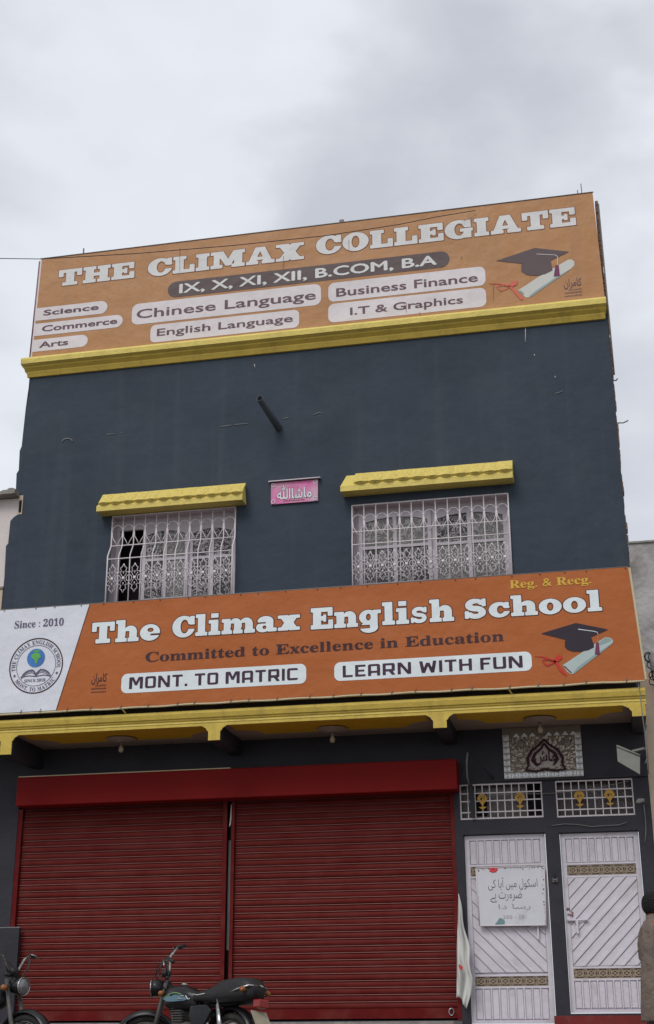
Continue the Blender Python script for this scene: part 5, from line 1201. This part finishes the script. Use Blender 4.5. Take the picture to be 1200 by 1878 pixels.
    q = MB().box(.055, .165, -.05, .05, .44, .63); P('cylinder', q, 'alu', en)
    b = MB(); b.tube([(.16,-.03,.60),(.25,-.06,.52),(.24,-.09,.36),(.12,-.11,.25),(-.1,-.12,.24)], .016, 8); b.tube([(-.1,-.12,.24),(-.2,-.13,.25),(-.4,-.14,.27),(-.75,-.15,.31),(-.86,-.15,.32)], [.018,.034,.04,.04,.03], 12); P('exhaust', b, 'chrome')
    for s in (-1, 1):
        b = MB(); pts = [(-.12,.70),(-.34,.71),(-.42,.66),(-.34,.54),(-.18,.52),(-.12,.60)]; pr_ = MB().prism(pts, s*.10, s*.125); o = P('side_panel', pr_, 'bike_black'); bevel(o, .008)
        b = MB(); b.tube([(-.60,s*.12,.30),(-.47,s*.115,.69)], .014, 8); b.tube([(-.585,s*.12,.345),(-.495,s*.115,.62)], .026, 12); P('rear_shock', b, 'chrome')
        b = MB(); b.tube([(-.16,s*.1,.28),(-.16,s*.24,.27)], .014, 6); P('foot_peg', b, 'rubber')
        b = MB(); b.lathe([(0,-.02),(.022,-.015),(.022,.015),(0,.02)], (-.83,s*.15,.74), 'y', 10); b.tube([(-.80,0,.74),(-.83,s*.14,.74)], .008, 5); P('indicator', b, 'amber')
    b = MB().box(-.96, -.87, -.055, .055, .685, .755); o = P('tail_light', b, 'lens'); bevel(o, .01)
    b = MB().add([(-.90,-.09,.66),(-.90,.09,.66),(-1.0,.09,.52),(-1.0,-.09,.52),(-.893,-.09,.657),(-.893,.09,.657),(-.993,.09,.517),(-.993,-.09,.517)], [(0,1,2,3),(4,5,6,7),(0,1,5,4),(1,2,6,5),(2,3,7,6),(3,0,4,7)]); np_ = P('number_plate', b, 'plate')
    b = MB().tube([(-.1,.08,.26),(-.14,.20,.02)], .012, 6); P('side_stand', b, 'steel')
    b = MB(); b.add([(-.28,-.125,.36),(-.6,-.125,.33),(-.62,-.125,.26),(-.28,-.125,.27)], [(0,1,2,3)]); P('chain_guard', b, 'bike_black2')
    t.rotation_euler = (lean, 0, heading)
    return t
Yr, Yf = -4.88, -4.10
xr, _ = at(437, 1880, Yr); xf, _ = at(249, 1880, Yf); hd = math.atan2(Yf-Yr, xf-xr); cx, cy = (xr+xf)/2, (Yr+Yf)/2
L = math.hypot(xf-xr, Yf-Yr)
motorcycle('black motorcycle with blue grey tank decals parked in front of the middle of the shutters', (cx, cy, GZ), hd, R_(47), R_(7))
x2 = at(4, 1885, -4.9)[0]-.35
motorcycle('black motorcycle cut off by the left edge of the picture, in front of the pillar', (x2, -4.9, GZ), R_(-14), R_(-6), R_(-7))

# ================================================================== PERSON at the right edge
px_, pz_ = at(1193, 1638, -3.6); PX, PY = px_, -3.6
pt = thing('person', 'person in a taupe long shirt standing at the right edge before the right door', 'person', (PX, PY, GZ))
H = pz_-GZ
def skin_mesh(verts, edges, radii, name, mt, parent, sub=2):
    me = bpy.data.meshes.new(name); me.from_pydata([tuple(v) for v in verts], edges, []); o = bpy.data.objects.new(name, me); COL.objects.link(o)
    md = o.modifiers.new('s', 'SKIN'); md.use_smooth_shade = True
    for i, r in enumerate(radii): sv = me.skin_vertices[0].data[i]; sv.radius = r if isinstance(r, tuple) else (r, r)
    me.skin_vertices[0].data[0].use_root = True
    s = o.modifiers.new('u', 'SUBSURF'); s.levels = sub; s.render_levels = sub
    dg = bpy.context.evaluated_depsgraph_get(); m2 = bpy.data.meshes.new_from_object(o.evaluated_get(dg)); bpy.data.objects.remove(o)
    m2.materials.clear(); m2.materials.append(mt)
    for p in m2.polygons: p.use_smooth = True
    n = bpy.data.objects.new(name, m2); _link(n, parent, (PX, PY, GZ)); return n
k = H/1.68; face = R_(20)           # he looks to the right and a little away from the lens
fx_, fy_ = math.cos(face), math.sin(face); sx_, sy_ = -fy_, fx_      # forward, side (left)
def B(f, s, z): return (f*fx_*k+s*sx_*k, f*fy_*k+s*sy_*k, z*k)
bv = [B(0,0,.95), B(0,0,1.12), B(.0,0,1.32), B(.0,0,1.42), B(.01,0,1.49), B(.025,0,1.56), B(.02,0,1.62)]
be = [(0,1),(1,2),(2,3),(3,4),(4,5),(5,6)]; br = [(.15,.11),(.13,.10),(.16,.11),(.08,.07),(.052,.055),(.075,.09),(.065,.08)]
for s in (-1, 1):
    n = len(bv); bv += [B(0,s*.16,1.37), B(-.02,s*.21,1.10), B(.10,s*.20,.90), B(.16,s*.19,.85)]; be += [(2,n),(n,n+1),(n+1,n+2),(n+2,n+3)]; br += [.055,.045,.032,.028]
    n = len(bv); bv += [B(0,s*.09,.86), B(.02,s*.10,.48), B(-.01,s*.10,.09), B(.10,s*.11,.04)]; be += [(0,n),(n,n+1),(n+1,n+2),(n+2,n+3)]; br += [.09,.065,.045,(.045,.035)]
skin_mesh(bv, be, [tuple(q*k for q in (r if isinstance(r, tuple) else (r, r))) for r in br], 'body', MT['skin'], pt)
for s in (-1, 1):   # fingers
    for j in range(5):
        sp = (j-2)*.017; Lf = (.05,.068,.075,.07,.055)[j]
        if j == 0: q = [B(.15,s*.17,.845), B(.18,s*.145,.82), B(.20,s*.14,.80)]
        else: q = [B(.175,s*(.19+sp*.6),.845-sp*.3), B(.175+Lf*.6,s*(.19+sp*.7),.815-sp*.3), B(.17+Lf*.8,s*(.185+sp*.7),.785-sp*.3)]
        skin_mesh(q, [(0,1),(1,2)], [.010*k,.009*k,.007*k], 'finger', MT['skin'], pt, 1)
def ell_ring(f, s, z, rf, rs, n=28, wob=0, ph=0):
    z = z-.03 if z > 1.3 else z
    return [B(f+rf*(1+wob*math.sin(6*2*math.pi*j/n+ph))*math.cos(2*math.pi*j/n), s+rs*(1+wob*math.sin(5*2*math.pi*j/n+ph))*math.sin(2*math.pi*j/n), z) for j in range(n)]
def PL(name, b, m_, par=pt): return b.build(name, MT[m_], par, (PX, PY, GZ), local=True)
b = MB().loft([ell_ring(.0,0,1.475,.055,.058), ell_ring(.0,0,1.462,.07,.075), ell_ring(0,0,1.435,.085,.13), ell_ring(0,0,1.40,.105,.185), ell_ring(0,0,1.35,.122,.205), ell_ring(0,0,1.22,.135,.20,wob=.015), ell_ring(0,0,1.05,.14,.185,wob=.04,ph=1), ell_ring(0,0,.98,.145,.19,wob=.03,ph=2.6), ell_ring(0,0,.92,.155,.20,wob=.055,ph=1.4), ell_ring(0,0,.75,.165,.215,wob=.06,ph=2), ell_ring(0,0,.52,.175,.23,wob=.08,ph=2.4), ell_ring(0,0,.50,.17,.225,wob=.08,ph=2.4)])
PL('long_shirt', b, 'kameez')
b = MB().loft([ell_ring(0,0,1.455,.066,.07), ell_ring(-.005,0,1.50,.062,.066), ell_ring(-.005,0,1.495,.055,.06)], caps=False); PL('collar', b, 'kameez')
def limb(pts, rad, n=16):
    rg = []
    pts = [(f, s, z-.03 if z > 1.3 else z) for f, s, z in pts]
    for (f, s, z), r_ in zip(pts, rad): rg.append([B(f+r_*math.cos(2*math.pi*j/n), s+r_*math.sin(2*math.pi*j/n), z+(.0 if True else 0)) for j in range(n)])
    return MB().loft(rg)
for s in (-1, 1):
    PL('sleeve', limb([(0,s*.15,1.415),(0,s*.18,1.40),(-.003,s*.205,1.34),(-.015,s*.225,1.22),(-.02,s*.225,1.08),(.03,s*.215,1.0),(.09,s*.205,.92)], [.04,.062,.074,.072,.066,.060,.055]), 'kameez')
    PL('trouser_leg', limb([(0,s*.09,.9),(.01,s*.095,.6),(0,s*.10,.3),(-.005,s*.10,.10)], [.12,.11,.10,.08]), 'kameez')
    b = MB(); sh_ = []
    for f, r_, z_ in ((-.06,.03,.04),(-.03,.042,.045),(.05,.045,.045),(.13,.045,.035),(.19,.03,.025)): sh_.append([B(f, s*.11+r_*math.cos(2*math.pi*j/12), max(.002, z_+z_*math.sin(2*math.pi*j/12))) for j in range(12)])
    PL('shoe', b.loft(sh_), 'bolt')
# head over the skinned neck: skull, nose, ears, then hair
def sph(cf, cs, cz, rf, rs, rz, n=24, m_=16, cut=None):
    b = MB(); rg = []
    for i in range(m_+1):
        t = math.pi*i/m_; rg.append([B(cf+rf*max(.02,math.sin(t))*math.cos(2*math.pi*j/n), cs+rs*max(.02,math.sin(t))*math.sin(2*math.pi*j/n), cz+rz*math.cos(t)) for j in range(n)])
    return b.loft(rg)
PL('face', sph(.028,0,1.555,.088,.072,.118), 'skin'); PL('nose', sph(.118,0,1.558,.018,.014,.022,10,8), 'skin')
for s in (-1, 1):
    PL('ear', sph(.015,s*.074,1.562,.018,.010,.030,12,8), 'skin'); PL('eye', sph(.098,s*.032,1.577,.012,.012,.007,10,6), 'ink'); PL('eyebrow', sph(.104,s*.033,1.596,.008,.022,.005,10,6), 'hair')
PL('mouth', sph(.105,0,1.515,.010,.025,.006,10,6), 'maroon')
hb_ = MB(); n = 36; m_ = 18; rg = []
rnd = random.Random(3)
for i in range(m_+1):
    t = math.pi*.76*i/m_; row = []
    for j in range(n):
        a = 2*math.pi*j/n; fr_ = max(0, math.cos(a)); lim = 1.0
        tt = t*(1-.46*fr_**.9)
        w = 1+.025*math.sin(13*a+i)+rnd.uniform(-.012, .012)
        row.append(B(.008+.104*w*max(.02, math.sin(tt))*math.cos(a), .088*w*max(.02, math.sin(tt))*math.sin(a), 1.575+.120*w*math.cos(tt)))
    rg.append(row)
hb_.loft(rg, caps=True); PL('hair', hb_, 'hair')
